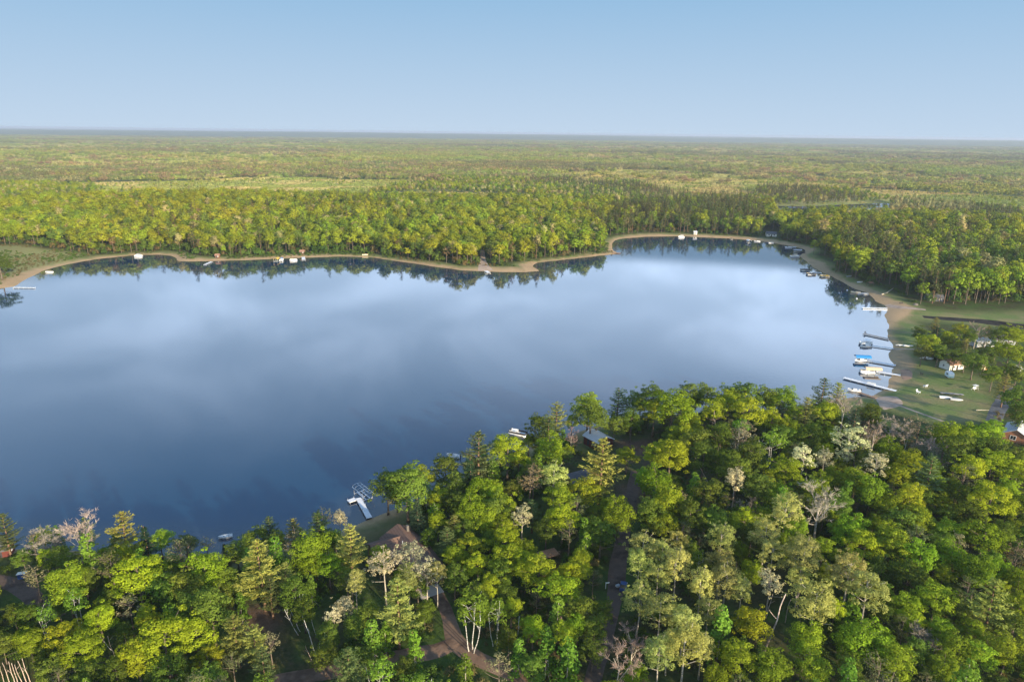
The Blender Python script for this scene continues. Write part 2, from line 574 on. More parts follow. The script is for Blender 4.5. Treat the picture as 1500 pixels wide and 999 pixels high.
def ground_material():
    mt, n, l = new_mat('ground')
    geo = N(n, 'ShaderNodeNewGeometry').outputs['Position']
    A = lambda nm: N(n, 'ShaderNodeAttribute', attribute_name=nm).outputs['Fac']
    fine = noise(n, l, 0.9, 6, 0.7, geo)
    mid = noise(n, l, 0.09, 5, 0.6, geo)
    big = noise(n, l, 0.0022, 6, 0.62, geo)
    floor_ = ramp(n, l, fine, [(0.25, (0.030, 0.027, 0.014)), (0.5, (0.055, 0.060, 0.022)), (0.75, (0.10, 0.075, 0.045))])
    floor_ = mixrgb(n, l, maprange(n, l, mid, 0.42, 0.6), floor_, mixrgb(n, l, fine, (0.03, 0.055, 0.012), (0.075, 0.12, 0.025)))
    grs = mixrgb(n, l, fine, (0.085, 0.13, 0.035), (0.18, 0.225, 0.07))
    grs = mixrgb(n, l, maprange(n, l, mid, 0.4, 0.65, 0, 0.85), grs, (0.23, 0.19, 0.095))
    dr = mixrgb(n, l, fine, (0.28, 0.23, 0.10), (0.44, 0.36, 0.17))
    dr = mixrgb(n, l, maprange(n, l, mid, 0.45, 0.6), dr, (0.22, 0.24, 0.08))
    sn = mixrgb(n, l, fine, (0.27, 0.175, 0.095), (0.50, 0.36, 0.21))
    sn = mixrgb(n, l, maprange(n, l, mid, 0.5, 0.7, 0, 0.5), sn, (0.20, 0.16, 0.08))
    lt = mixrgb(n, l, fine, (0.07, 0.045, 0.032), (0.18, 0.12, 0.085))
    lt = mixrgb(n, l, maprange(n, l, mid, 0.5, 0.65, 0, 0.8), lt, (0.06, 0.07, 0.025))
    fr = ramp(n, l, big, [(0.3, (0.07, 0.11, 0.03)), (0.44, (0.17, 0.22, 0.05)), (0.52, (0.42, 0.40, 0.15)), (0.60, (0.26, 0.30, 0.08)), (0.68, (0.30, 0.26, 0.12))])
    br = lambda f, k=0.35: mth(n, l, 'ADD', f, mth(n, l, 'MULTIPLY', mth(n, l, 'SUBTRACT', fine, 0.5), k), clamp=True)
    c = mixrgb(n, l, A('far'), floor_, fr)
    c = mixrgb(n, l, mth(n, l, 'MULTIPLY', A('wooded'), 0.85), c, mixrgb(n, l, big, (0.035, 0.055, 0.022), (0.10, 0.13, 0.05)))
    c = mixrgb(n, l, A('grass'), c, grs)
    c = mixrgb(n, l, A('dry'), c, dr)
    c = mixrgb(n, l, A('litter'), c, lt)
    c = mixrgb(n, l, A('sand'), c, sn)
    b = N(n, 'ShaderNodeBsdfPrincipled')
    l.new(c, b.inputs['Base Color'])
    b.inputs['Roughness'].default_value = 0.95
    b.inputs['Specular IOR Level'].default_value = 0.1
    bp = N(n, 'ShaderNodeBump'); bp.inputs['Strength'].default_value = 0.6; bp.inputs['Distance'].default_value = 0.4
    l.new(fine, bp.inputs['Height']); l.new(bp.outputs[0], b.inputs['Normal'])
    out(n, l, b.outputs[0])
    return mt


M['ground'] = ground_material()
gr = link('ground', grid_mesh('ground', GX, GY, GZ, [M['ground']], dict(sand=sand, grass=grass, dry=dry, litter=litter, far=far, wooded=wooded)))
tag(gr, 'forest floor and low wooded plain reaching the horizon', 'ground', kind='structure')


def water_material():
    mt, n, l = new_mat('lake_water')
    geo = N(n, 'ShaderNodeNewGeometry').outputs['Position']
    sh = N(n, 'ShaderNodeAttribute', attribute_name='shallow').outputs['Fac']
    nz = noise(n, l, 0.05, 4, 0.6, geo)
    c = mixrgb(n, l, nz, (0.005, 0.030, 0.071), (0.007, 0.034, 0.078))
    s2 = mth(n, l, 'ADD', sh, mth(n, l, 'MULTIPLY', mth(n, l, 'SUBTRACT', nz, 0.5), 0.5), clamp=True)
    c = mixrgb(n, l, maprange(n, l, s2, 0.25, 1.0, 0, 0.85), c, (0.075, 0.072, 0.065))
    b = N(n, 'ShaderNodeBsdfPrincipled')
    l.new(c, b.inputs['Base Color'])
    b.inputs['Roughness'].default_value = 0.035
    b.inputs['IOR'].default_value = 1.7
    b.inputs['Specular IOR Level'].default_value = 0.5
    bp = N(n, 'ShaderNodeBump'); bp.inputs['Strength'].default_value = 0.035; bp.inputs['Distance'].default_value = 0.3
    l.new(noise(n, l, 0.5, 3, 0.5, geo), bp.inputs['Height']); l.new(bp.outputs[0], b.inputs['Normal'])
    out(n, l, b.outputs[0])
    return mt


M['water'] = water_material()
wr = np.geomspace(95, 800, 220)
wa = np.linspace(R_(-62), R_(42), 360)
WX, WY = wr[:, None] * np.sin(wa)[None], wr[:, None] * np.cos(wa)[None]
WD = poly_dist(LAKE, WX, WY)
tag(link('lake', grid_mesh('lake', WX, WY, np.zeros_like(WX), [M['water']], dict(shallow=np.clip(1 + WD / 24.0, 0, 1)))),
    'calm blue lake reflecting the evening sky', 'water', kind='structure')


def flat_poly(name, PG, z, mat):
    me = mesh_from(name, [(x, y, z) for x, y in PG], [tuple(range(len(PG)))[::-1]], [mat])
    o = link(name, me)
    if me.polygons[0].normal.z < 0:
        me.flip_normals()
    return o


c0 = POND.mean(0)
def rounded(P, it=3):
    for _ in range(it):
        Q = np.roll(P, -1, 0)
        P = np.stack([0.75 * P + 0.25 * Q, 0.25 * P + 0.75 * Q], 1).reshape(-1, 2)
    return P


tag(flat_poly('pond', rounded((POND - c0) * np.array([1.06, 0.85]) + c0), 1.2, M['water']), 'small dark pond among the woods beyond the beach', 'pond', kind='structure')


# ---------------------------------------------------------------- roads and patches
def smooth_line(pts, step=1.0):
    P = np.asarray(pts, float)
    Q = [P[0]] + list(P) + [P[-1]]
    o = []
    for i in range(1, len(Q) - 2):
        p0, p1, p2, p3 = Q[i - 1], Q[i], Q[i + 1], Q[i + 2]
        k = max(2, int(np.linalg.norm(p2 - p1) / step))
        for t in np.linspace(0, 1, k, endpoint=False):
            o.append(0.5 * (2 * p1 + (p2 - p0) * t + (2 * p0 - 5 * p1 + 4 * p2 - p3) * t ** 2 + (3 * p1 - p0 - 3 * p2 + p3) * t ** 3))
    o.append(P[-1])
    return np.array(o)


def ribbon(name, px, widths, mat, lift=0.05, rag=0.5, seed=0):
    P = np.array([on_ground(u, v)[:2] for u, v in px])
    w = np.array(widths, float)
    L = smooth_line(np.column_stack([P, w]), 0.8)
    t = np.gradient(L[:, :2], axis=0)
    t /= np.linalg.norm(t, axis=1)[:, None] + 1e-9
    nrm = np.stack([-t[:, 1], t[:, 0]], 1)
    v, f = [], []
    K = 6
    rs = np.random.RandomState(seed)
    off = np.cumsum(rs.uniform(-1, 1, (len(L), 2)), 0) * 0.12
    off = np.clip(off - off.mean(0), -rag, rag)
    for i in range(len(L)):
        for k in range(K + 1):
            s = k / K - 0.5
            o = s * L[i, 2] + (off[i, 0] if k == 0 else off[i, 1] if k == K else 0)
            x, y = L[i, 0] + nrm[i, 0] * o, L[i, 1] + nrm[i, 1] * o
            v.append((x, y, zg(x, y) + (lift if 0 < k < K else -0.05)))
    for i in range(len(L) - 1):
        for k in range(K):
            a = i * (K + 1) + k
            f.append((a, a + K + 1, a + K + 2, a + 1)[::-1])
    me = mesh_from(name, v, f, [mat], True)
    if me.polygons[0].normal.z < 0:
        me.flip_normals()
    return link(name, me)


def patch(name, px, mat, lift=0.05, seed=0, rings=8):
    P = np.array([on_ground(u, v)[:2] for u, v in px])
    P = smooth_line(np.vstack([P, P[:1]]), 0.7)[:-1]
    c = P.mean(0)
    rs = np.random.RandomState(seed)
    v = [(c[0], c[1], zg(*c) + lift)]
    f = []
    k = len(P)
    wob = 1 + 0.03 * np.sin(np.arange(k) * 0.9 + rs.rand() * 6) + rs.uniform(-0.02, 0.02, k)
    for r in range(1, rings + 1):
        for i in range(k):
            x, y = c + (P[i] - c) * (r / rings) * (wob[i] if r == rings else 1)
            v.append((x, y, zg(x, y) + (lift if r < rings else -0.06)))
    for i in range(k):
        f.append((0, 1 + i, 1 + (i + 1) % k))
    for r in range(rings - 1):
        for i in range(k):
            a, b = 1 + r * k + i, 1 + r * k + (i + 1) % k
            f.append((a, a + k, b + k, b))
    me = mesh_from(name, v, f, [mat], True)
    if me.polygons[0].normal.z < 0:
        me.flip_normals()
    return link(name, me)


def soil(name, a, b, scale=0.8):
    mt, n, l = new_mat(name)
    geo = N(n, 'ShaderNodeNewGeometry').outputs['Position']
    c = mixrgb(n, l, noise(n, l, scale, 7, 0.7, geo), a, b)
    c = mixrgb(n, l, maprange(n, l, noise(n, l, 0.22, 4, 0.6, geo), 0.5, 0.68, 0, 0.7), c, tuple(v * 0.62 for v in a))
    d = N(n, 'ShaderNodeBsdfPrincipled'); l.new(c, d.inputs['Base Color'])
    d.inputs['Roughness'].default_value = 0.95; d.inputs['Specular IOR Level'].default_value = 0.1
    bp = N(n, 'ShaderNodeBump'); bp.inputs['Strength'].default_value = 0.5; bp.inputs['Distance'].default_value = 0.15
    l.new(noise(n, l, 2.5, 5, 0.6, geo), bp.inputs['Height']); l.new(bp.outputs[0], d.inputs['Normal'])
    out(n, l, d.outputs[0])
    return mt


M['dirt'] = soil('dirt', (0.13, 0.08, 0.055), (0.28, 0.185, 0.13))
M['dirt_dark'] = soil('dirt_dark', (0.075, 0.052, 0.042), (0.165, 0.12, 0.095))
M['sand'] = soil('sand', (0.30, 0.225, 0.175), (0.48, 0.37, 0.29))
M['pebble'] = soil('pebble_sand', (0.26, 0.16, 0.11), (0.44, 0.29, 0.20))
M['asphalt'] = soil('asphalt', (0.10, 0.10, 0.105), (0.17, 0.17, 0.175))
M['mud'] = soil('mud', (0.012, 0.011, 0.010), (0.05, 0.045, 0.04), 0.15)
M['concrete'] = soil('concrete', (0.34, 0.31, 0.27), (0.50, 0.46, 0.40), 0.6)

DRIVE = [(640, 868), (652, 890), (660, 915), (668, 940), (692, 960), (725, 975), (760, 992), (800, 1030)]
FORK = [(668, 938), (640, 952), (605, 958), (560, 968), (500, 982), (430, 992), (380, 1002)]
TRACK = [(932, 690), (922, 740), (912, 790), (905, 830), (902, 865), (893, 910), (882, 950), (870, 990), (862, 1040)]
LEFTROAD = [(-30, 846), (10, 852), (40, 868), (62, 888), (85, 905)]
ribbon('dirt_road', DRIVE, [3.6, 3.4, 3.6, 4.6, 4.4, 4.2, 4.2, 4.2], M['dirt'], seed=1)['kind'] = 'structure'
ribbon('side_road', FORK, [3.6, 4.4, 4.6, 4.4, 4.2, 4.2, 4.2], M['dirt'], 0.09, seed=2)['kind'] = 'structure'
ribbon('wooded_track', TRACK, [4, 3.8, 4, 4.6, 4.2, 3.6, 4.2, 4.4, 4.4], M['dirt_dark'], seed=3)['kind'] = 'structure'
ribbon('dirt_lane', LEFTROAD, [4.5, 4.5, 4.5, 4.2, 4], M['dirt_dark'], seed=4)['kind'] = 'structure'
patch('sandy_landing', [(1280, 582), (1293, 580), (1312, 580), (1323, 588), (1322, 594), (1305, 599), (1291, 599)], M['sand'], seed=5)['kind'] = 'structure'
patch('sandy_strip', [(1318, 541), (1330, 540), (1337, 546), (1335, 555), (1322, 556)], M['pebble'], 0.03, seed=6)['kind'] = 'structure'
ribbon('foot_path', [(1318, 594), (1345, 604), (1370, 613), (1392, 620)], [1.6, 1.5, 1.5, 1.4], M['sand'], seed=7)['kind'] = 'structure'
ribbon('sand_path', [(1307, 512), (1325, 511), (1345, 513), (1366, 517)], [2.6, 2.8, 2.2, 2.0], M['sand'], seed=8)['kind'] = 'structure'
ribbon('beach_track', [(1298, 447), (1318, 450), (1340, 452), (1356, 454)], [8, 9, 7, 4], M['sand'], seed=9)['kind'] = 'structure'
ribbon('paved_drive', [(1478, 565), (1470, 585), (1460, 605), (1452, 630)], [4, 6, 6, 5], M['asphalt'], seed=10)['kind'] = 'structure'
ribbon('marsh_channel', [(1352, 464), (1385, 467), (1420, 470), (1455, 474), (1500, 476), (1560, 480)], [7, 10, 8, 10, 9, 10], M['mud'], 0.05, 2.2, seed=12)['kind'] = 'structure'
ribbon('boat_ramp', [(712, 397), (709, 390), (708, 383), (707, 376), (706, 366)], [14, 10, 6, 5, 5], M['sand'], seed=13)['kind'] = 'structure'


# ---------------------------------------------------------------- things people have built
def planks(name, a, b, stripe=2.2, axis=0, rough=0.7):
    """Boards: thin darker joints across the run of the surface."""
    mt, n, l = new_mat(name)
    co = N(n, 'ShaderNodeTexCoord').outputs['Object']
    s = N(n, 'ShaderNodeSeparateXYZ'); l.new(co, s.inputs[0])
    fr = mth(n, l, 'FRACT', mth(n, l, 'MULTIPLY', s.outputs[axis], stripe))
    j = mth(n, l, 'LESS_THAN', fr, 0.1)
    c = mixrgb(n, l, noise(n, l, 1.5, 5, 0.65, co), a, b)
    c = mixrgb(n, l, j, c, mixrgb(n, l, 1.0, c, (0.55, 0.55, 0.55), 'MULTIPLY'))
    p = N(n, 'ShaderNodeBsdfPrincipled'); l.new(c, p.inputs['Base Color'])
    p.inputs['Roughness'].default_value = rough
    p.inputs['Specular IOR Level'].default_value = 0.25
    out(n, l, p.outputs[0])
    return mt


M['deck_white'] = planks('dock_pale', (0.62, 0.63, 0.66), (0.82, 0.83, 0.85))
M['deck_grey'] = planks('dock_grey', (0.22, 0.22, 0.22), (0.36, 0.35, 0.34))
M['deck_brown'] = planks('dock_brown', (0.20, 0.12, 0.075), (0.36, 0.23, 0.15))
M['alu'] = simple('aluminium', (0.72, 0.73, 0.75), 0.35, 0.1, 4, 0.6)
M['white'] = simple('white_paint', (0.78, 0.78, 0.77), 0.45, 0.06, 2)
M['cream'] = simple('cream_vinyl', (0.72, 0.60, 0.42), 0.6, 0.12, 2)
M['tan'] = simple('tan_cloth', (0.62, 0.47, 0.31), 0.8, 0.12, 2)
M['blue'] = simple('blue_cloth', (0.03, 0.22, 0.50), 0.6, 0.15, 2)
M['navy'] = simple('navy_paint', (0.02, 0.06, 0.20), 0.4, 0.15, 2)
M['teal'] = simple('teal_paint', (0.10, 0.42, 0.42), 0.5, 0.1, 2)
M['black'] = simple('black_rubber', (0.02, 0.02, 0.02), 0.7, 0.2, 5)
M['dark'] = simple('dark_cloth', (0.04, 0.04, 0.045), 0.7, 0.2, 3)
M['grey'] = simple('grey_cloth', (0.40, 0.41, 0.43), 0.7, 0.1, 3)
M['glass'] = simple('window_glass', (0.02, 0.025, 0.03), 0.08, 0.2, 1, 0, 0.6)
M['red_wood'] = planks('red_boards', (0.085, 0.022, 0.018), (0.15, 0.045, 0.035), 5, 0)
M['brown_wood'] = planks('brown_boards', (0.12, 0.065, 0.04), (0.21, 0.12, 0.075), 5, 0)
M['white_wall'] = planks('white_boards', (0.62, 0.61, 0.56), (0.76, 0.75, 0.70), 4, 2)
M['brick'] = planks('brick_wall', (0.27, 0.115, 0.065), (0.40, 0.19, 0.11), 6, 2)
M['shingle_brown'] = planks('brown_shingles', (0.115, 0.068, 0.050), (0.20, 0.125, 0.095), 3.2, 2, 0.9)
M['shingle_red'] = planks('reddish_shingles', (0.22, 0.12, 0.085), (0.34, 0.20, 0.14), 3.2, 2, 0.9)
M['shingle_dark'] = planks('dark_shingles', (0.075, 0.078, 0.088), (0.13, 0.135, 0.15), 3.2, 2, 0.9)
M['shingle_grey'] = planks('pale_shingles', (0.36, 0.37, 0.40), (0.50, 0.51, 0.54), 3.2, 2, 0.9)
M['metal_roof'] = planks('metal_roof_sheet', (0.48, 0.50, 0.54), (0.66, 0.68, 0.72), 1.6, 0, 0.45)
M['orange'] = simple('orange_plastic', (0.55, 0.22, 0.07), 0.6, 0.15, 3)
M['yellow'] = simple('yellow_paint', (0.60, 0.40, 0.08), 0.6, 0.15, 3)
M['stone'] = simple('stone', (0.12, 0.11, 0.10), 0.9, 0.4, 2)


def window(parent, L, W, side, off, z, w, h):
    """A framed window on one wall of a house whose walls lie at x = +-L/2, y = +-W/2."""
    fr, pn, t = MB(), MB(), 0.11
    if side[1] == 'y':
        s = 1 if side[0] == '+' else -1
        y0, y1, y2 = s * (W / 2 + 0.004), s * (W / 2 + 0.07), s * (W / 2 + 0.03)
        bx = lambda a, b, c, d, m_, yy: m_.box(a, b, min(y0, yy), max(y0, yy), c, d)
        bx(off - w / 2 - t, off - w / 2, z - t, z + h + t, fr, y1); bx(off + w / 2, off + w / 2 + t, z - t, z + h + t, fr, y1)
        bx(off - w / 2, off + w / 2, z - t, z, fr, y1); bx(off - w / 2, off + w / 2, z + h, z + h + t, fr, y1)
        bx(off - 0.03, off + 0.03, z, z + h, fr, y1 * 0.999)
        bx(off - w / 2, off - 0.03, z, z + h, pn, y2); bx(off + 0.03, off + w / 2, z, z + h, pn, y2)
    else:
        s = 1 if side[0] == '+' else -1
        x0, x1, x2 = s * (L / 2 + 0.004), s * (L / 2 + 0.07), s * (L / 2 + 0.03)
        bx = lambda a, b, c, d, m_, xx: m_.box(min(x0, xx), max(x0, xx), a, b, c, d)
        bx(off - w / 2 - t, off - w / 2, z - t, z + h + t, fr, x1); bx(off + w / 2, off + w / 2 + t, z - t, z + h + t, fr, x1)
        bx(off - w / 2, off + w / 2, z - t, z, fr, x1); bx(off - w / 2, off + w / 2, z + h, z + h + t, fr, x1)
        bx(off - 0.03, off + 0.03, z, z + h, fr, x1 * 0.999)
        bx(off - w / 2, off - 0.03, z, z + h, pn, x2); bx(off + 0.03, off + w / 2, z, z + h, pn, x2)
    wnd = fr.build('window', M['white'], parent)
    pn.build('pane', M['glass'], wnd)
    return wnd


def gable(wall, roof, L, W, h, rise, ov=0.4, th=0.16, cx=0.0, cy=0.0, along='x', ext=(0, 0)):
    p = rise / (W / 2)
    pent = [(-W / 2, -0.6), (W / 2, -0.6), (W / 2, h), (0, h + rise - 0.03), (-W / 2, h)]
    e = W / 2 + ov
    for s in (1, -1):
        sl = [(0, h + rise), (0, h + rise + th), (s * e, h - ov * p + th), (s * e, h - ov * p)]
        if along == 'x':
            roof.prism([(cy + a, b) for a, b in sl], 0, cx - L / 2 - ov, cx + L / 2 + ov)
        else:
            roof.prism([(cx + a, b) for a, b in sl], 1, cy - L / 2 - ext[0], cy + L / 2 + ext[1])
    if along == 'x':
        wall.prism([(cy + a, b) for a, b in pent], 0, cx - L / 2, cx + L / 2)
    else:
        wall.prism([(cx + a, b) for a, b in pent], 1, cy - L / 2, cy + L / 2)


def house(name, label, cat, u, v, L, W, h, rise, ang, wallm, roofm, wins=(), door=None, chimney=None, zoff=0.0, at=None, group=None):
    x, y, z = on_ground(u, v) if at is None else (*at, zg(*at))
    t = thing(name, label, cat, (x, y, z + zoff), R_(ang), group)
    wb, rb = MB(), MB()
    gable(wb, rb, L, W, h, rise)
    wb.build('wall', M[wallm], t)
    rf = rb.build('roof', M[roofm], t)
    for w in wins:
        window(t, L, W, *w)
    if door:
        s, off = door
        d = MB()
        if s[1] == 'y':
            q = (1 if s[0] == '+' else -1) * W / 2
            d.box(off - 0.5, off + 0.5, min(q * 1.002, q * 1.02), max(q * 1.002, q * 1.02), 0.05, 2.1)
        else:
            q = (1 if s[0] == '+' else -1) * L / 2
            d.box(min(q * 1.002, q * 1.015), max(q * 1.002, q * 1.015), off - 0.5, off + 0.5, 0.05, 2.1)
        d.build('door', M['dark'], t)
    if chimney:
        cx_, cy_, s_, hh = chimney
        MB().box(cx_ - s_, cx_ + s_, cy_ - s_, cy_ + s_, h + 0.3, h + rise + hh).build('chimney', M['stone'] if s_ > 0.2 else M['alu'], rf)
    return t


# the lake house by the dock: a long roof with a cross wing towards the water
lx, ly = -22.8, 140.0
lake_house = thing('lake_house', 'long brown shingled lake house with a cross wing, behind the L-shaped dock', 'house', (lx, ly, zg(lx, ly) + 0.1), R_(-60))
wb, rb = MB(), MB()
gable(wb, rb, 19.6, 8.6, 2.7, 2.3, 0.5)
gable(wb, rb, 8.0, 7.0, 2.69, 1.87, 0.45, 0.155, -5.6, -4.2, 'y', (0.5, -0.4))
wb.build('wall', M['brown_wood'], lake_house)
rf = rb.build('roof', M['shingle_brown'], lake_house)
MB().tube([(-2.6, -1.6, 3.6), (-2.6, -1.6, 5.2)], 0.11, 8).build('vent_pipe', M['alu'], rf)
MB().box(-7.6, -7.0, 1.2, 1.8, 3.9, 5.9).build('chimney', M['stone'], rf)
for s, o, zz, w, hh in (('+x', 1.4, 0.9, 1.5, 1.2), ('-y', 3.5, 0.9, 1.4, 1.2), ('-y', 7.0, 0.9, 1.2, 1.2), ('+y', -4, 0.9, 1.6, 1.2), ('+y', 3, 0.9, 1.6, 1.2)):
    window(lake_house, 19.6, 8.6, s, o, zz, w, hh)
MB().box(9.803, 9.86, -2.9, -0.5, 0.05, 2.25).build('garage_door', M['brown_wood'], lake_house)
a = R_(-60)
px_, py_ = lx + 12.6 * math.cos(a) + 0.2 * math.sin(a), ly + 12.6 * math.sin(a) - 0.2 * math.cos(a)
patio = MB().box(-2.6, 1.0, -3.4, 2.0, -0.6, 0.10).build('patio', M['concrete'], None, (px_, py_, zg(px_, py_)), a)
tag(patio, 'pale concrete apron before the lake house gable', 'patio', kind='structure')

# the red cabin under a metal roof
house('cabin', 'dark red cabin under a pale metal roof among the shoreline trees', 'cabin', 872, 648, 7.6, 6.2, 2.6, 1.5, -55, 'red_wood', 'metal_roof',
      (('-y', 1.5, 1.0, 1.2, 1.0), ('+x', 1.0, 1.0, 1.0, 1.0)), ('-y', -1.5), (-2.6, 1.2, 0.25, 0.7), at=(29.0, 207.0), zoff=0.4)
house('shed', 'dark grey roofed shed half hidden below the golden topped pine', 'shed', 845, 708, 6.5, 5.0, 2.3, 1.5, 30, 'brown_wood', 'shingle_dark', (('-y', 1.0, 0.9, 1.0, 0.8),), ('-y', -1.6))
house('cottage', 'white cottage with a reddish roof beside the lawn', 'cottage', 1393, 539, 7.6, 5.6, 2.6, 1.7, 14, 'white_wall', 'shingle_red',
      (('-y', -1.4, 1.0, 1.0, 0.9), ('-y', 1.8, 1.0, 0.8, 0.9), ('-x', 0.5, 1.0, 0.8, 0.9)), ('-y', 0.3), (1.8, 1.0, 0.14, 0.5))
house('outbuilding', 'brown shed set against the end of the white cottage', 'shed', 1408, 535.5, 4.4, 4.4, 2.2, 1.2, 14, 'brown_wood', 'shingle_brown', (('+x', 0, 1.0, 0.8, 0.7),), ('-y', 0.5))
house('brick_house', 'orange brick house with a pale grey roof and one white framed window', 'house', 1489, 641, 11, 7.0, 2.7, 1.9, 48, 'brick', 'shingle_grey',
      (('-x', 0.6, 1.0, 1.5, 1.3), ('-y', -2, 1.0, 1.4, 1.2)), ('-y', 2.2), (2, 1.2, 0.35, 0.8))
house('blue_house', 'pale blue roofed house showing through the trees behind the lawn', 'house', 1434, 506, 7.5, 5, 2.5, 1.5, 12, 'shingle_grey', 'shingle_grey', (('-y', -1.5, 1, 1.1, 0.9), ('-y', 1.5, 1, 1.1, 0.9)), ('-y', 0))
house('grey_house', 'dark grey roofed house deep in the trees beside the parked white car', 'house', 1468, 503, 9, 6, 2.6, 1.6, -8, 'shingle_grey', 'shingle_dark', (('-y', -2, 1, 1.2, 1), ('-y', 2, 1, 1.2, 1)), ('-y', 0))
house('tool_shed', 'little white shed at the edge of the trees behind the orange mound', 'shed', 1488, 546, 2.6, 2.4, 2.4, 0.9, 10, 'white_wall', 'shingle_grey', (('-x', 0, 1.1, 0.6, 0.6),), ('-y', 0))
house('dark_house', 'dark brown house in the shade of the pines beyond the beach', 'house', 1367, 440, 9, 7, 2.4, 1.8, -10, 'shingle_dark', 'shingle_dark', (('-y', -2.5, 1, 1.2, 1), ('-y', 2.5, 1, 1.2, 1)), ('-y', 0))
house('red_hut', 'dark red hut by the water behind the dirt lane', 'hut', 4, 812, 4.2, 3.4, 2.2, 1.2, 20, 'red_wood', 'shingle_dark', (('+x', 0, 1, 0.8, 0.7),), ('-y', 0))
house('beach_house', 'grey house among trees behind the far beach', 'house', 1129, 346, 10, 7, 2.7, 1.8, -8, 'white_wall', 'shingle_dark', (('-y', -2.5, 1, 1.5, 1.1), ('-y', 2.5, 1, 1.5, 1.1)), ('-y', 0))
house('bath_hut', 'small white hut on the far sunny beach', 'hut', 1018, 343.5, 3.2, 3.0, 2.5, 1.0, 5, 'white_wall', 'shingle_grey', (('-y', 0.9, 1.1, 0.6, 0.6),), ('-y', -0.5))
house('boat_house', 'small white boat house in the trees of the far shore', 'shed', 203, 364, 4.4, 4.0, 2.4, 1.2, 6, 'white_wall', 'shingle_brown', (('-y', 1.3, 1.0, 0.8, 0.7),), ('-y', -0.6))
house('kiosk', 'small brown hut at the foot of the far shore dock', 'hut', 319, 378, 3.0, 2.6, 2.3, 1.0, 0, 'brown_wood', 'shingle_red', (('-y', 0.8, 1.1, 0.6, 0.6),), ('-y', -0.5))
house('tan_hut', 'tan hut on the far beach behind the white pontoon boat', 'hut', 443, 372, 3.6, 3.0, 2.3, 1.0, 0, 'brown_wood', 'shingle_red', (('-y', 1.0, 1.0, 0.7, 0.7),), ('-y', -0.6))

# a raised deck deep in the near wood
x, y, z = on_ground(803, 816)
t = thing('deck', 'small brown timber deck raised on posts between the trees', 'deck', (x, y, z), R_(25))
MB().box(-2.4, 2.4, -1.5, 1.5, 1.0, 1.14).build('floor_boards', M['deck_brown'], t)
for sx in (-2.2, 2.2):
    for sy in (-1.3, 1.3):
        MB().box(sx - 0.08, sx + 0.08, sy - 0.08, sy + 0.08, -0.5, 1.0).build('post', M['brown_wood'], t)
MB().box(-2.4, 2.4, -1.5, -1.42, 1.9, 2.0).box(-2.4, -2.3, -1.5, -1.42, 1.14, 1.9).box(2.3, 2.4, -1.5, -1.42, 1.14, 1.9).box(-0.05, 0.05, -1.5, -1.42, 1.14, 1.9).build('railing', M['deck_brown'], t)


# ---------------------------------------------------------------- docks
def dock(label, p0, p1, w=1.7, mat='deck_white', z=0.55, group='docks of the lake', gap=3.0, wx=None):
    a, b = (np.array(ground_at(*p, z)) for p in (p0, p1)) if wx is None else (np.array(q) for q in wx)
    L = float(np.linalg.norm(b - a))
    t = thing('dock', label, 'dock', (a[0], a[1], 0), math.atan2(b[1] - a[1], b[0] - a[0]), group)
    MB().box(0, L, -w / 2, w / 2, z - 0.12, z).build('deck', M[mat], t)
    fr = MB().box(0, L, -w / 2 - 0.05, -w / 2 - 0.003, z - 0.2, z + 0.02).box(0, L, w / 2 + 0.003, w / 2 + 0.05, z - 0.2, z + 0.02)
    fr.box(-0.05, -0.003, -w / 2 - 0.05, w / 2 + 0.05, z - 0.2, z + 0.02)
    fr.build('side_rail', M['alu'] if mat == 'deck_white' else M[mat], t)
    k = max(2, int(L / gap) + 1)
    for i in range(k):
        s = 0.15 + (L - 0.3) * i / (k - 1)
        for e in (-1, 1):
            MB().tube([(s, e * (w / 2 + 0.09), -1.9), (s, e * (w / 2 + 0.09), z + 0.35)], 0.045, 6).build('post', M['alu'] if mat == 'deck_white' else M['dark'], t)
    return t


# the near L-shaped dock
ld = thing('dock', 'white L-shaped dock below the brown lake house', 'dock', (*ground_at(540, 758, 0.5), 0), 0, 'docks of the lake')
A_, B_, C_ = (np.array(ground_at(*p, 0.6)) for p in ((541, 758), (525, 729), (510, 734)))
O_ = np.array(ld.location[:2])
for i, (a, b, w) in enumerate(((A_, B_, 1.5), (B_, C_, 1.7))):
    d = (b - a) / np.linalg.norm(b - a)
    L = float(np.linalg.norm(b - a))
    lo = a - O_ + (np.array([0, 0]) if i == 0 else d * 0.78)
    ang = math.atan2(d[1], d[0])
    s = MB().box(0, L - (0 if i == 0 else 0.78), -w / 2, w / 2, 0.46, 0.6).build('deck', M['deck_white'], ld, (lo[0], lo[1], 0), ang)
    MB().box(0, L - (0 if i == 0 else 0.78), -w / 2 + 0.04, w / 2 - 0.04, 0.3, 0.455).build('skirt', M['dark'], s)
    for q in np.linspace(0.3, L - 1.0, 4 if i == 0 else 2):
        for e in (-1, 1):
            MB().tube([(q, e * (w / 2 + 0.06), -1.5), (q, e * (w / 2 + 0.06), 0.95)], 0.04, 6).build('post', M['alu'], ld, (lo[0], lo[1], 0), ang)
dm = A_ * 0.62 + B_ * 0.38 - O_
MB().box(-0.25, 0.25, -0.25, 0.25, 0.605, 0.68).box(-0.25, 0.25, 0.2, 0.25, 0.68, 1.15).build('bench', M['white'], ld, (dm[0] - 0.45, dm[1] - 0.2, 0), 1.1)

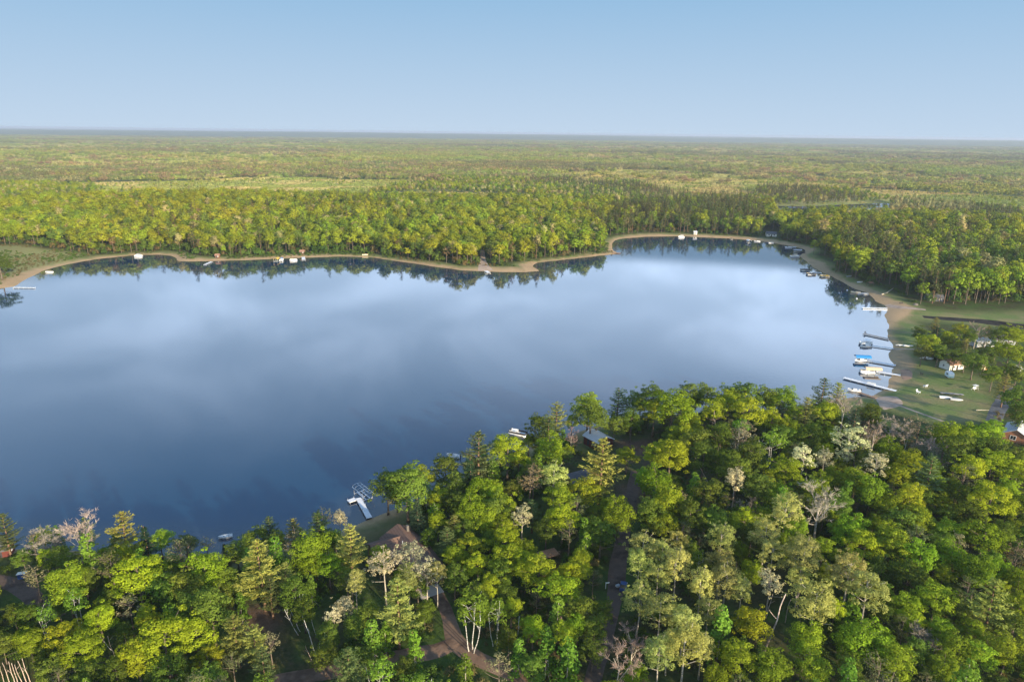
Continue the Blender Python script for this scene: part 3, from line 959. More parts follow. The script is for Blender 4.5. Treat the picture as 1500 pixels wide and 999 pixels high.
# the open frame of a boat lift beside it
x, y = ground_at(532, 721, 1.2)
d = np.array(ground_at(546, 733, 1.2)) - np.array(ground_at(521, 713, 1.2))
bl = thing('boat_lift', 'empty white boat lift frame standing in the water beside the L-shaped dock', 'boat lift', (x, y, 0), math.atan2(d[1], d[0]))
for sx in (-2.6, 2.6):
    for sy in (-1.5, 1.5):
        MB().tube([(sx, sy, -1.7), (sx, sy, 1.9)], 0.06, 6).build('post', M['alu'], bl)
MB().tube([(-3.6, -1.5, 1.9), (3.6, -1.5, 1.9)], 0.06, 6).tube([(-3.6, 1.5, 1.9), (3.6, 1.5, 1.9)], 0.06, 6).tube([(-3.6, 0, 2.55), (3.6, 0, 2.55)], 0.05, 6).build('rail', M['white'], bl)
for q in np.linspace(-3.6, 3.6, 6):
    arc = [(q, 1.5 * math.cos(w), 1.9 + 0.65 * math.sin(w)) for w in np.linspace(0, math.pi, 9)]
    MB().tube(arc, 0.04, 5).build('hoop', M['white'], bl)
MB().box(-2.6, 2.6, -0.75, -0.55, 0.25, 0.4).box(-2.6, 2.6, 0.55, 0.75, 0.25, 0.4).box(-2.65, -2.5, -1.5, 1.5, 0.1, 0.25).box(2.5, 2.65, -1.5, 1.5, 0.1, 0.25).build('bunk', M['alu'], bl)

D_R = 'docks off the lawn shore'
dock('narrow dark dock with gear on it, first past the marshy bank', (1302, 496.5), (1265, 488.5), 1.7, 'deck_grey', group=D_R)
dock('white dock ending at the plain white pontoon boat', (1309, 510.5), (1266, 504.5), 1.2, group=D_R)
dock('white dock ending at the blue canopied boat lift', (1312, 535), (1266, 527), 1.7, group=D_R)
dock('white dock ending at the tan canopied boat lift', (1319, 549.5), (1274, 542.5), 1.7, group=D_R)
dock('longest white dock, running out from the sandy landing', (1317, 573.5), (1236, 553), 1.9, group=D_R)
dock('short brown dock half hidden under the bank trees', (1283, 583), (1258, 574.5), 1.4, 'deck_brown', group=D_R)
dock('long white dock alone before the pines and beach', (1299.5, 451.5), (1263, 451), 1.8, group=D_R)
dock('short pale dock with a cream boat under the pine bank', (1272, 430), (1257, 429.5), 1.6, group=D_R)
dock('thin white dock between the two tan boats', (1203, 399.5), (1192, 399.3), 1.8, group=D_R)
dock('small white dock at the grassy point before the canopied lift', (1166, 362), (1150, 361.5), 2.2, group=D_R)
dock('long thin white dock on the meadow shore', (20, 421), (51, 421.5), 1.2, group='docks of the far shore')
dock('slanting white dock at the sandy spit', (310, 383.3), (300, 387.8), 2.0, group='docks of the far shore')
dock('short white dock beside the boat ramp', (712, 397), (716, 399.5), 2.6, group='docks of the far shore')
dock('low brown dock at the wooded point', (897, 370.5), (909, 371), 3.0, 'deck_brown', group='docks of the far shore')
dock('pale dock on posts next to the far white pontoon boat', (444, 376.5), (445, 380.5), 2.4, group='docks of the far shore')
# gear on the dark dock
x, y = ground_at(1268, 487.5, 0.9)
t = thing('dock_chair', 'dark folding chair at the end of the narrow dark dock', 'chair', (x, y, 0.55), 0.4)
MB().box(-0.4, 0.4, -0.4, 0.4, 0.42, 0.48).build('seat', M['dark'], t)
MB().box(-0.4, 0.4, 0.36, 0.42, 0.48, 1.1).build('backrest', M['dark'], t)
for sx in (-0.36, 0.36):
    for sy in (-0.36, 0.36):
        MB().box(sx - 0.03, sx + 0.03, sy - 0.03, sy + 0.03, 0, 0.42).build('leg', M['dark'], t)
x, y = ground_at(1277, 564, 0.8)
t = thing('dock_bench', 'white bench halfway along the longest dock', 'bench', (x + 0.3, y + 1.0, 0.55), math.atan2(-15, 16))
MB().box(-1.6, 1.6, -0.25, 0.25, 0.42, 0.5).build('seat', M['white'], t)
MB().box(-1.6, 1.6, 0.2, 0.27, 0.5, 1.0).build('backrest', M['white'], t)
for sx in (-1.4, 1.4):
    MB().box(sx - 0.05, sx + 0.05, -0.22, 0.22, 0, 0.42).build('leg', M['white'], t)


# ---------------------------------------------------------------- boats
def pontoon(label, u, v, ang, canopy=None, seatm='cream', rail='white', L=6.4, W=2.4, group='pontoon boats', wx=None):
    x, y = ground_at(u, v, 0.6) if wx is None else wx
    t = thing('pontoon_boat', label, 'boat', (x, y, 0), R_(ang), group)
    for s in (-1, 1):
        MB().tube([(-L / 2, s * 0.85, 0.18), (L / 2 - 0.9, s * 0.85, 0.18), (L / 2 - 0.3, s * 0.85, 0.28), (L / 2, s * 0.85, 0.42)], [0.32, 0.32, 0.22, 0.05], 10).build('pontoon', M['alu'], t, smooth=True)
    MB().box(-L / 2, L / 2 - 0.1, -W / 2, W / 2, 0.5, 0.6).build('deck', M['white'], t)
    r = MB()
    h0, h1 = 0.62, 1.28
    r.box(-L / 2 + 0.4, L / 2 - 0.3, -W / 2 + 0.03, -W / 2 + 0.08, h0, h1).box(-L / 2 + 0.4, L / 2 - 0.3, W / 2 - 0.08, W / 2 - 0.03, h0, h1)
    r.box(L / 2 - 0.3, L / 2 - 0.25, -W / 2 + 0.03, W / 2 - 0.03, h0, h1).box(-L / 2 + 0.35, -L / 2 + 0.4, -W / 2 + 0.03, W / 2 - 0.03, h0, h1)
    r.build('railing', M[rail], t)
    for s in (-1, 1):
        MB().prism([(s * (W / 2 - 0.12), 0.605), (s * (W / 2 - 0.75), 0.605), (s * (W / 2 - 0.75), 1.02), (s * (W / 2 - 0.32), 1.05), (s * (W / 2 - 0.22), 1.42), (s * (W / 2 - 0.12), 1.42)], 0, 0.4, L / 2 - 0.5).build('bench_seat', M[seatm], t)
    MB().prism([(-0.3, 0.605), (0.35, 0.605), (0.35, 1.5), (0.1, 1.6), (-0.3, 1.25)], 1, 0.25, 0.95).build('console', M['grey'], t)
    MB().box(-L / 2 - 0.35, -L / 2 - 0.02, -0.2, 0.2, 0.05, 1.25).build('outboard', M['dark'], t)
    if canopy:
        top = MB()
        prof = [(-1.15 + 2.3 * k / 8, 2.35 + 0.22 * math.sin(math.pi * k / 8)) for k in range(9)]
        top.prism(prof + [(a, b - 0.05) for a, b in prof[::-1]], 0, -2.0, 1.2)
        cp = top.build('canopy', M[canopy], t)
        for sx in (-1.7, 0.9):
            for sy in (-1.1, 1.1):
                MB().tube([(sx * 0.5 - 0.2, sy, 1.25), (sx, sy, 2.36)], 0.03, 5).build('canopy_pole', M['alu'], cp)
    return t


def lift_boat(label, u, v, ang, canopy, group='boat lifts off the lawn shore', L=6.8):
    """A covered lift: four posts and a cloth canopy."""
    x, y = ground_at(u, v, 1.8)
    t = thing('covered_lift', label, 'boat lift', (x, y, 0), R_(ang), group)
    top = MB()
    prof = [(-1.6 + 3.2 * k / 10, 2.25 + 0.6 * math.sin(math.pi * k / 10) ** 0.7) for k in range(11)]
    top.prism(prof + [(a, b - 0.06) for a, b in prof[::-1]], 0, -L / 2, L / 2)
    top.box(-L / 2, L / 2, -1.63, -1.58, 1.85, 2.25).box(-L / 2, L / 2, 1.58, 1.63, 1.85, 2.25)
    top.build('canopy', M[canopy], t)
    for sx in (-2.5, 2.5):
        for sy in (-1.5, 1.5):
            MB().tube([(sx, sy, -1.8), (sx, sy, 2.28)], 0.06, 6).build('post', M['alu'], t)
    MB().box(-2.5, 2.5, -1.5, -1.38, 0.3, 0.45).box(-2.5, 2.5, 1.38, 1.5, 0.3, 0.45).box(-2.56, -2.44, -1.5, 1.5, 0.15, 0.3).box(2.44, 2.56, -1.5, 1.5, 0.15, 0.3).build('cradle', M['alu'], t)
    return t


def hull_mesh(L, W, H, th=0.05):
    xs = np.linspace(-L / 2, L / 2, 11)
    v, f = [], []
    prof = []
    for x in xs:
        q = (x + L / 2) / L
        w = W / 2 * (0.82 + 0.18 * math.sin(math.pi * min(1, q * 1.2))) * (1 - max(0, (q - 0.55) / 0.45) ** 2.2 * 0.96)
        z0 = 0.0 + 0.35 * H * max(0, (q - 0.6) / 0.4) ** 2
        z1 = H * (1 + 0.25 * q * q)
        prof.append([(x, -w, z1), (x, -w * 0.82, z0 + 0.12 * H), (x, 0, z0), (x, w * 0.82, z0 + 0.12 * H), (x, w, z1),
                     (x, w - min(th, w * 0.5), z1), (x, (w - min(th, w * 0.5)) * 0.82, z0 + 0.12 * H + th), (x, 0, z0 + th), (x, -(w - min(th, w * 0.5)) * 0.82, z0 + 0.12 * H + th), (x, -(w - min(th, w * 0.5)), z1)])
    k = 10
    for p in prof:
        v += p
    for i in range(len(xs) - 1):
        for j in range(k):
            f.append((i * k + j, (i + 1) * k + j, (i + 1) * k + (j + 1) % k, i * k + (j + 1) % k))
    f.append(tuple(range(k)))
    f.append(tuple(range((len(xs) - 1) * k, len(xs) * k))[::-1])
    return v, f


def small_boat(name, label, cat, u, v, ang, mat='white', L=4.2, W=1.5, H=0.6, z=None, upside=False, motor=False, group='small boats', seatm='grey', cover=None, wx=None):
    if z is None:
        x, y, gz = on_ground(u, v)
        z = gz + (H * 1.02 + 0.05 if upside else 0.03)
    else:
        x, y = ground_at(u, v, z + 0.3)
    if wx is not None:
        x, y = wx
    t = thing(name, label, cat, (x, y, z), R_(ang), group)
    v_, f_ = hull_mesh(L, W, H)
    if upside:
        v_ = [(a, -b, -c) for a, b, c in v_]
    MB().add(v_, f_).build('hull', M[mat], t, smooth=False)
    sg = -1 if upside else 1
    for q in (-0.25, 0.12):
        MB().box(q * L - 0.15, q * L + 0.15, -W * 0.40, W * 0.40, min(sg * H * 0.6, sg * H * 0.66), max(sg * H * 0.6, sg * H * 0.66)).build('seat', M[seatm], t)
    if motor:
        MB().box(-L / 2 - 0.3, -L / 2 - 0.05, -0.17, 0.17, -0.1, H + 0.5).build('outboard', M['dark'], t)
        MB().prism([(0.1 * L, H), (0.22 * L, H), (0.1 * L, H + 0.42), (0.07 * L, H + 0.42)], 1, -W * 0.38, W * 0.38).build('windscreen', M['glass'], t)
    if cover:
        prof = [(-W * 0.42 + W * 0.84 * k / 6, H * 1.02 + 0.18 * math.sin(math.pi * k / 6)) for k in range(7)]
        MB().prism(prof + [(a, b - 0.04) for a, b in prof[::-1]], 0, -L * 0.45, L * 0.2).build('cover', M[cover], t)
    return t


sh = 'boats moored along the lawn shore'
pontoon('white pontoon boat with a white top at the end of its dock', 1268, 503, 188, 'white', 'white', group=sh)
small_boat('motor_boat', 'low white motor boat alongside the white topped pontoon boat', 'boat', 1268, 507.5, 186, 'white', 6.0, 2.0, 0.8, 0.0, motor=True, group=sh)
lift_boat('boat lift with a bright blue canopy at the end of its dock', 1264, 523.5, 172, 'blue')
small_boat('motor_boat', 'white hulled boat floating below the blue canopied lift', 'boat', 1260, 528.5, 190, 'white', 5.6, 2.0, 0.85, 0.0, motor=True, group=sh)
lift_boat('boat lift with a tan canopy at the end of its dock', 1279, 541, 172, 'tan')
pontoon('cream pontoon boat beside the tan canopied lift', 1270, 544.5, 172, None, 'cream', group=sh)
small_boat('motor_boat', 'white motor boat tied at the short brown dock by the bank trees', 'boat', 1251, 572, 165, 'white', 5.0, 1.9, 0.8, 0.0, motor=True, group=sh)
pontoon('pontoon boat with a white deck moored under the trees, off the red cabin', 759, 634, 155, None, 'white', 'dark', 6.8, 2.5, group='boats near the wooded bank')
small_boat('rowing_boat', 'small white boat at the bank behind the wide golden pine', 'boat', 330, 786, 200, 'white', 3.4, 1.4, 0.6, 0.0, group='boats near the wooded bank')
small_boat('motor_boat', 'white motor boat showing through leaves at the wooded bank', 'boat', 664, 668, 160, 'white', 4.6, 1.8, 0.8, 0.0, motor=True, group='boats near the wooded bank')

co_ = 'boats along the curved beach'
small_boat('motor_boat', 'cream boat at the short pale dock under the pine bank', 'boat', 1253, 428.5, 180, 'cream', 6.4, 2.2, 0.9, 0.0, motor=True, group=co_, cover='tan')
pontoon('yellowish pontoon boat drawn close to the curved beach', 1208, 404.5, 190, None, 'cream', 'yellow', 7.4, 2.6, group=co_)
pontoon('tan pontoon boat with dark rails, in the middle of the beach group', 1188, 401.5, 185, None, 'cream', 'dark', 7.2, 2.6, group=co_)
pontoon('dark railed pontoon boat with a grey top, outermost of the beach group', 1179, 395.5, 170, 'grey', 'grey', 'dark', 7.0, 2.6, group=co_)
pontoon('white pontoon boat with a cream top at the grassy point', 1164, 375.5, 185, 'cream', 'cream', 'white', 7.8, 2.8, group=co_)
lift_boat('boat lift with a grey canopy against the grassy point', 1168, 367, 178, 'grey', co_, 7.4)
small_boat('motor_boat', 'dark hulled boat under the bank of the grassy point', 'boat', 1174, 370.5, 190, 'dark', 6.4, 2.3, 0.9, 0.0, motor=True, group=co_)
small_boat('motor_boat', 'white motor boat at the small dock of the grassy point', 'boat', 1155, 362.8, 180, 'white', 6.4, 2.4, 0.9, 0.0, motor=True, group=co_)
fb = 'boats off the far beach'
small_boat('swim_raft', 'square white raft floating off the shaded end of the far beach', 'raft', 1130, 356, 0, 'white', 4.6, 3.0, 0.7, 0.0, group=fb)
small_boat('motor_boat', 'white boat lying by the far beach before the grey house', 'boat', 1109, 353.8, 170, 'white', 6.0, 2.2, 0.8, 0.0, motor=True, group=fb)
lift_boat('open frame boat lift with a white top off the far beach', 1097, 353, 90, 'white', fb)
small_boat('motor_boat', 'cream boat moored at the middle of the far beach', 'boat', 1071, 350.6, 90, 'cream', 6.0, 2.4, 0.9, 0.0, motor=True, group=fb)
pontoon('white pontoon boat at the sunny end of the far beach', 998, 347.2, 178, 'white', 'white', group=fb)
lf = 'boats off the wooded far shore'
pontoon('white pontoon boat with a white top in the far bay', 203, 375.2, 180, 'grey', 'white', 'white', 6.6, 2.5, group=lf)
pontoon('pontoon boat with a blue top beside the yellow lift', 412.5, 381, 100, 'blue', 'white', 'white', 6.4, 2.6, group=lf)
lift_boat('tall yellow topped boat lift off the far shore', 405, 379.5, 90, 'yellow', lf, 6.4)
pontoon('white pontoon boat lying off the sandy patch of the far shore', 430, 381, 185, None, 'cream', 'white', 6, 2.4, group=lf)
small_boat('rowing_boat', 'lone white rowing boat in the shallows off the meadow', 'boat', 72, 398.8, 190, 'white', 5.0, 1.8, 0.7, 0.0, group=lf)
small_boat('rowing_boat', 'pale boat pulled up on the far sand', 'boat', 535, 374.5, 10, 'cream', 5.0, 1.8, 0.7, group=lf)
bk = 'boats lying on the grass'
small_boat('rowing_boat', 'pale rowing boat on the grass above the curved beach', 'boat', 1244, 405.5, 20, 'grey', 4.6, 1.6, 0.6, group=bk)
small_boat('rowing_boat', 'white rowing boat on the grass by the small brown shelter', 'boat', 1260, 414, 15, 'white', 4.6, 1.6, 0.6, group=bk)
small_boat('rowing_boat', 'white boat lying keel up on the lawn, nearer the water', 'boat', 1385, 583, -14, 'white', 4.6, 1.7, 0.6, upside=True, group=bk)
small_boat('rowing_boat', 'white boat lying keel up on the lawn, farther from the water', 'boat', 1401, 586, -14, 'grey', 4.6, 1.7, 0.6, upside=True, group=bk)
small_boat('canoe', 'shortest white canoe in the row beside the sand path', 'canoe', 1316, 506.5, 10, 'white', 2.6, 1.0, 0.5, group=bk)
small_boat('canoe', 'middle white canoe in the row beside the sand path', 'canoe', 1322, 506.8, 4, 'white', 3.8, 1.1, 0.5, group=bk)
small_boat('canoe', 'longest white canoe, landward in the row beside the sand path', 'canoe', 1331, 507.6, 2, 'white', 4.8, 1.1, 0.5, group=bk)
small_boat('dinghy', 'white dinghy by the trees at the top of the sandy strip', 'boat', 1354, 525, 0, 'white', 3.6, 1.6, 0.7, group=bk)
small_boat('dinghy', 'second white dinghy, nearer the white cottage', 'boat', 1362, 526.5, -6, 'white', 3.2, 1.6, 0.7, group=bk)

for lab, u, v in (('white mooring buoy nearest to the curved beach', 1241, 425), ('white mooring buoy off the long lone dock', 1255, 437.3)):
    x, y = ground_at(u, v, 0.3)
    t = thing('mooring_buoy', lab, 'buoy', (x, y, 0), 0, 'mooring buoys')
    rr = [(0, 0, -0.3), (0, 0, -0.15), (0, 0, 0.2), (0, 0, 0.5), (0, 0, 0.62)]
    MB().tube(rr, [0.1, 0.45, 0.55, 0.4, 0.12], 10).build('float', M['white'], t)
    MB().tube([(0, 0, 0.62), (0, 0, 0.85)], 0.05, 6).build('ring', M['alu'], t)

# ---------------------------------------------------------------- lawn and yard pieces
x, y, z = on_ground(1394, 578)
t = thing('dock_section', 'long grey dock section stored on the lawn behind the upturned boats', 'dock section', (x, y, z), R_(-14))
MB().box(-4.2, 4.2, -0.55, 0.55, 0.42, 0.55).build('deck', M['deck_grey'], t)
for sx in (-3.6, 0, 3.6):
    MB().box(sx - 0.1, sx + 0.1, -0.5, 0.5, -0.1, 0.42).build('block', M['stone'], t)

x, y, z = on_ground(1390, 553)
t = thing('camper', 'small white camper with a teal band before the white cottage', 'camper', (x, y, z), R_(80))
MB().prism([(-1.9, 0.5), (1.9, 0.5), (2.1, 1.2), (1.9, 2.3), (1.4, 2.6), (-1.5, 2.6), (-2.0, 2.2), (-2.1, 1.1)], 1, -1.05, 1.05).build('body', M['white'], t)
MB().box(-2.0, 2.0, -1.075, -1.052, 0.85, 1.05).box(-2.0, 2.0, 1.052, 1.075, 0.85, 1.05).box(-2.14, -2.11, -1.0, 1.0, 0.85, 1.05).build('band', M['teal'], t)
for s in (-1, 1):
    MB().tube([(0, s * 0.85, 0.33), (0, s * 1.04, 0.33)], 0.33, 14).build('wheel', M['black'], t)
    MB().box(-0.9, 0.5, min(s * 1.053, s * 1.08), max(s * 1.053, s * 1.08), 1.45, 2.05).build('window', M['glass'], t)
MB().box(2.1, 3.0, -0.06, 0.06, 0.45, 0.55).build('hitch', M['dark'], t)


def lawn_chair(label, u, v, ang, name='lawn_chair', mat='white', s=1.0):
    x, y, z = on_ground(u, v)
    t = thing(name, label, 'chair', (x, y, z), R_(ang), 'lawn chairs')
    MB().box(-0.4 * s, 0.4 * s, -0.4 * s, 0.4 * s, 0.4 * s, 0.47 * s).build('seat', M[mat], t)
    MB().prism([(0.38 * s, 0.4 * s), (0.46 * s, 0.4 * s), (0.72 * s, 1.15 * s), (0.64 * s, 1.15 * s)], 0, -0.4 * s, 0.4 * s).build('backrest', M[mat], t)
    for e in (-1, 1):
        MB().box(min(e * 0.4 * s, e * 0.52 * s), max(e * 0.4 * s, e * 0.52 * s), -0.45 * s, 0.45 * s, 0.62 * s, 0.68 * s).build('armrest', M[mat], t)
        for q in (-1, 1):
            MB().box(e * 0.4 * s - 0.05, e * 0.4 * s + 0.05, q * 0.36 * s - 0.05, q * 0.36 * s + 0.05, -0.05, 0.62 * s).build('leg', M[mat], t)
    return t


lawn_chair('white lawn chair standing alone farther up the lawn', 1355, 567, 200, s=1.25)
lawn_chair('white lawn chair standing alone nearer the sandy landing', 1345, 576, 30, s=1.25)
lawn_chair('dark chair on the sand strip near the tan canopied lift', 1350, 549, 60, mat='dark', s=1.1)
x, y, z = on_ground(1428, 571)
t = thing('swing_bench', 'white swing bench under its frame by the dark shrubs of the lawn', 'swing', (x, y, z), R_(20))
for s in (-1, 1):
    MB().tube([(s * 1.1, -0.7, -0.1), (s * 1.0, 0, 1.9)], 0.05, 6).tube([(s * 1.1, 0.7, -0.1), (s * 1.0, 0, 1.9)], 0.05, 6).build('frame', M['white'], t)
MB().tube([(-1.1, 0, 1.9), (1.1, 0, 1.9)], 0.05, 6).build('crossbar', M['white'], t)
MB().box(-0.85, 0.85, -0.3, 0.3, 0.5, 0.58).box(-0.85, 0.85, 0.28, 0.34, 0.58, 1.1).build('seat', M['white'], t)
MB().box(-1.0, 1.0, -0.75, 0.75, 1.96, 2.02).build('sunshade', M['white'], t)
x, y, z = on_ground(1440, 540)
t = thing('tent', 'orange tan dome tent before the trees by the lawn', 'tent', (x, y, z), 0.3)
dv, df = [], []
for i in range(6):
    for j in range(14):
        e, w = i / 5 * math.pi / 2, j / 14 * 2 * math.pi
        dv.append((2.0 * math.cos(e) * math.cos(w), 1.7 * math.cos(e) * math.sin(w), 1.9 * math.sin(e)))
for i in range(5):
    for j in range(14):
        df.append((i * 14 + j, i * 14 + (j + 1) % 14, (i + 1) * 14 + (j + 1) % 14, (i + 1) * 14 + j))
MB().add(dv, df).build('shell', M['tan'], t, smooth=True)
MB().prism([(-0.6, 0.0), (0.6, 0.0), (0.0, 1.3)], 1, -1.75, -1.35).build('door_flap', M['orange'], t)
x, y, z = on_ground(1439, 601)
tag(MB().tube([(-2.4, -0.3, 0.12), (0, 0, 0.14), (2.4, 0.2, 0.1)], [0.2, 0.17, 0.1], 7).build('log', M['bark_pale'], None, (x, y, z), -0.1), 'pale log lying on the grass between lawn and paved drive', 'log')
x, y, z = on_ground(1299, 430)
a0, a1 = np.array(on_ground(1291, 432)), np.array(on_ground(1308, 425.5))
mb = MB()
mb.tube([tuple(a0 - (x, y, z) + (0, 0, 0.25)), (0, 0, 0.55), tuple(a1 - (x, y, z) + (0, 0, 1.6))], [0.42, 0.33, 0.15], 8)
tag(mb.build('fallen_trunk', M['bark_pale'], None, (x, y, z)), 'pale fallen trunk lying up the bank behind the beach', 'fallen tree')
x, y, z = on_ground(1320, 445)
t = thing('picnic_table', 'dark picnic table at the foot of the sunlit pines', 'picnic table', (x, y, z), 0.3)
MB().box(-1.1, 1.1, -0.4, 0.4, 0.72, 0.78).build('table_top', M['dark'], t)
for s in (-1, 1):
    MB().box(-1.1, 1.1, s * 0.8 - 0.14, s * 0.8 + 0.14, 0.42, 0.47).build('bench', M['dark'], t)
    MB().box(s * 0.8 - 0.05, s * 0.8 + 0.05, -0.85, 0.85, 0.34, 0.42).box(s * 0.8 - 0.05, s * 0.8 + 0.05, -0.1, 0.1, -0.05, 0.72).build('leg', M['dark'], t)
x, y, z = on_ground(1341, 447)
bv = rdir0 = np.random.RandomState(3)
st = MB()
k = 10
for i in range(6):
    e = -0.3 + i / 5 * (math.pi / 2 + 0.3)
    for j in range(k):
        w = j / k * 2 * math.pi
        q = bv.uniform(0.85, 1.15)
        st.v.append((1.6 * q * math.cos(e) * math.cos(w), 1.2 * q * math.cos(e) * math.sin(w), 1.2 * q * math.sin(e)))
for i in range(5):
    for j in range(k):
        st.f.append((i * k + j, i * k + (j + 1) % k, (i + 1) * k + (j + 1) % k, (i + 1) * k + j))
tag(st.build('boulder', M['stone'], None, (x, y, z)), 'dark round boulder at the end of the beach track', 'boulder')
x, y, z = on_ground(1274, 419)
t = thing('shelter', 'small open brown shelter on posts behind the curved beach', 'shelter', (x, y, z), 0.2)
rb = MB()
for s in (1, -1):
    rb.prism([(0, 2.9), (0, 3.0), (s * 1.7, 2.3), (s * 1.7, 2.2)], 0, -2, 2)
rb.build('roof', M['brown_wood'], t)
for sx in (-1.7, 1.7):
    for sy in (-1.4, 1.4):
        MB().box(sx - 0.08, sx + 0.08, sy - 0.08, sy + 0.08, -0.4, 2.36).build('post', M['brown_wood'], t)

# the sign post, box and vehicles along the tracks
x, y, z = on_ground(887, 862)
t = thing('sign_post', 'white post with a short white arm beside the wooded track', 'sign post', (x, y, z), R_(15))
MB().box(-0.06, 0.06, -0.06, 0.06, -0.2, 1.7).build('post', M['white'], t)
MB().box(0.06, 0.85, -0.04, 0.04, 1.35, 1.62).build('arm', M['white'], t)
x, y, z = on_ground(905, 859)
t = thing('trough', 'small white tub on the verge beside the blue vehicle', 'tub', (x, y, z), 0.5)
MB().prism([(-0.25, 0.0), (0.25, 0.0), (0.35, 0.4), (-0.35, 0.4)], 0, -0.45, 0.45).build('tub', M['white'], t)
MB().box(-0.48, 0.48, -0.38, 0.38, 0.402, 0.43).build('lid', M['grey'], t)


def car(name, label, u, v, ang, mat, L=4.3, W=1.75, H=1.5, truck=False):
    x, y, z = on_ground(u, v)
    t = thing(name, label, 'vehicle' if truck else 'car', (x, y, z), R_(ang))
    k = L / 4.3
    g = 0.32
    MB().prism([(-2.1 * k, g), (2.1 * k, g), (2.15 * k, 0.75), (1.2 * k, 0.92), (-2.0 * k, 0.95), (-2.15 * k, 0.6)], 1, -W / 2, W / 2).build('body', M[mat], t)
    MB().prism([(-1.7 * k, 0.955), (1.1 * k, 0.935), (0.5 * k, H - 0.06), (-1.3 * k, H - 0.06)], 1, -W / 2 + 0.1, W / 2 - 0.1).build('window', M['glass'], t)
    MB().prism([(-1.3 * k, H - 0.058), (0.5 * k, H - 0.058), (0.4 * k, H), (-1.2 * k, H)], 1, -W / 2 + 0.12, W / 2 - 0.12).build('roof', M[mat], t)
    for sx in (-1.35, 1.35):
        for s in (-1, 1):
            w = MB().tube([(sx * k, s * (W / 2 - 0.2), 0.33), (sx * k, s * (W / 2 + 0.02), 0.33)], 0.33, 14).build('wheel', M['black'], t)
            MB().tube([(sx * k, s * (W / 2 + 0.022), 0.33), (sx * k, s * (W / 2 + 0.035), 0.33)], 0.18, 10).build('rim', M['alu'], w)
    for s in (-1, 1):
        MB().box(2.11 * k, 2.17 * k, s * 0.6 - 0.17, s * 0.6 + 0.17, 0.56, 0.7).build('headlight', M['white'], t)
    return t


car('utility_vehicle', 'small blue vehicle parked where pale aspens meet the wooded track', 913, 862, 75, 'navy', 3.0, 1.4, 1.75, True)
car('parked_car', 'white car parked between houses in the trees behind the lawn', 1452, 508, 30, 'white')
x, y, z = on_ground(33, 846)
t = thing('storage_box', 'dark box with a white lid beside the dirt lane', 'box', (x, y, z), 0.35)
MB().prism([(-0.55, -0.2), (0.55, -0.2), (0.55, 1.15), (-0.55, 1.3)], 0, -0.75, 0.75).build('case', M['navy'], t)
MB().prism([(-0.68, 1.32), (-0.68, 1.4), (0.68, 1.24), (0.68, 1.16)], 0, -0.9, 0.9).build('lid', M['white'], t)


# ---------------------------------------------------------------- trees: shapes
def leaf_mesh(name, pos, nrm, size, aspect, tone, mat, tang=None):
    """Many small leaf faces in one mesh."""
    k = len(pos)
    nrm = nrm / (np.linalg.norm(nrm, axis=1)[:, None] + 1e-9)
    if tang is None:
        tang = rng.normal(size=(k, 3))
    t = tang - nrm * (tang * nrm).sum(1)[:, None]
    t /= np.linalg.norm(t, axis=1)[:, None] + 1e-9
    b = np.cross(nrm, t)
    s = np.asarray(size).reshape(-1, 1) * 0.5
    v = np.stack([pos + t * s, pos + b * s * aspect, pos - t * s, pos - b * s * aspect], 1).reshape(-1, 3)
    me = bpy.data.meshes.new(name)
    me.vertices.add(4 * k)
    me.vertices.foreach_set('co', v.reshape(-1).astype(np.float32))
    me.loops.add(4 * k)
    me.loops.foreach_set('vertex_index', np.arange(4 * k, dtype=np.int32))
    me.polygons.add(k)
    me.polygons.foreach_set('loop_start', np.arange(0, 4 * k, 4, dtype=np.int32))
    a = me.attributes.new('tone', 'FLOAT', 'FACE')
    a.data.foreach_set('value', np.asarray(tone, np.float32))
    me.materials.append(mat)
    me.update(calc_edges=True)
    return me


def rdir(k, zmin=-1.0):
    z = rng.uniform(zmin, 1, k)
    a = rng.uniform(0, 2 * math.pi, k)
    s = np.sqrt(np.maximum(0, 1 - z * z))
    return np.stack([s * np.cos(a), s * np.sin(a), z], 1)


def clump_leaves(cen, rad, dens, leaf, flat=0.8, zmin=-0.45, form=0.45):
    P, Nn, T = [], [], []
    mid = np.mean(cen, 0) - np.array([0, 0, 0.5])
    for c, r in zip(cen, rad):
        k = max(6, int(dens * r * r))
        d = rdir(k, zmin)
        rr = r * rng.uniform(0.72, 1.06, k)[:, None]
        P.append(c + d * rr * np.array([1, 1, flat]))
        cd = (c - mid) / (np.linalg.norm(c - mid) + 1e-6)
        Nn.append(d + form * cd + rng.normal(0, 0.45, (k, 3)) + np.array([0, 0, 0.2]))
        T.append(np.clip(rng.normal(0.5, 0.2, k) + rng.uniform(-0.14, 0.14), 0, 1))
    P, Nn, T = np.vstack(P), np.vstack(Nn), np.concatenate(T)
    return P, Nn, leaf * rng.uniform(0.65, 1.3, len(P)), T


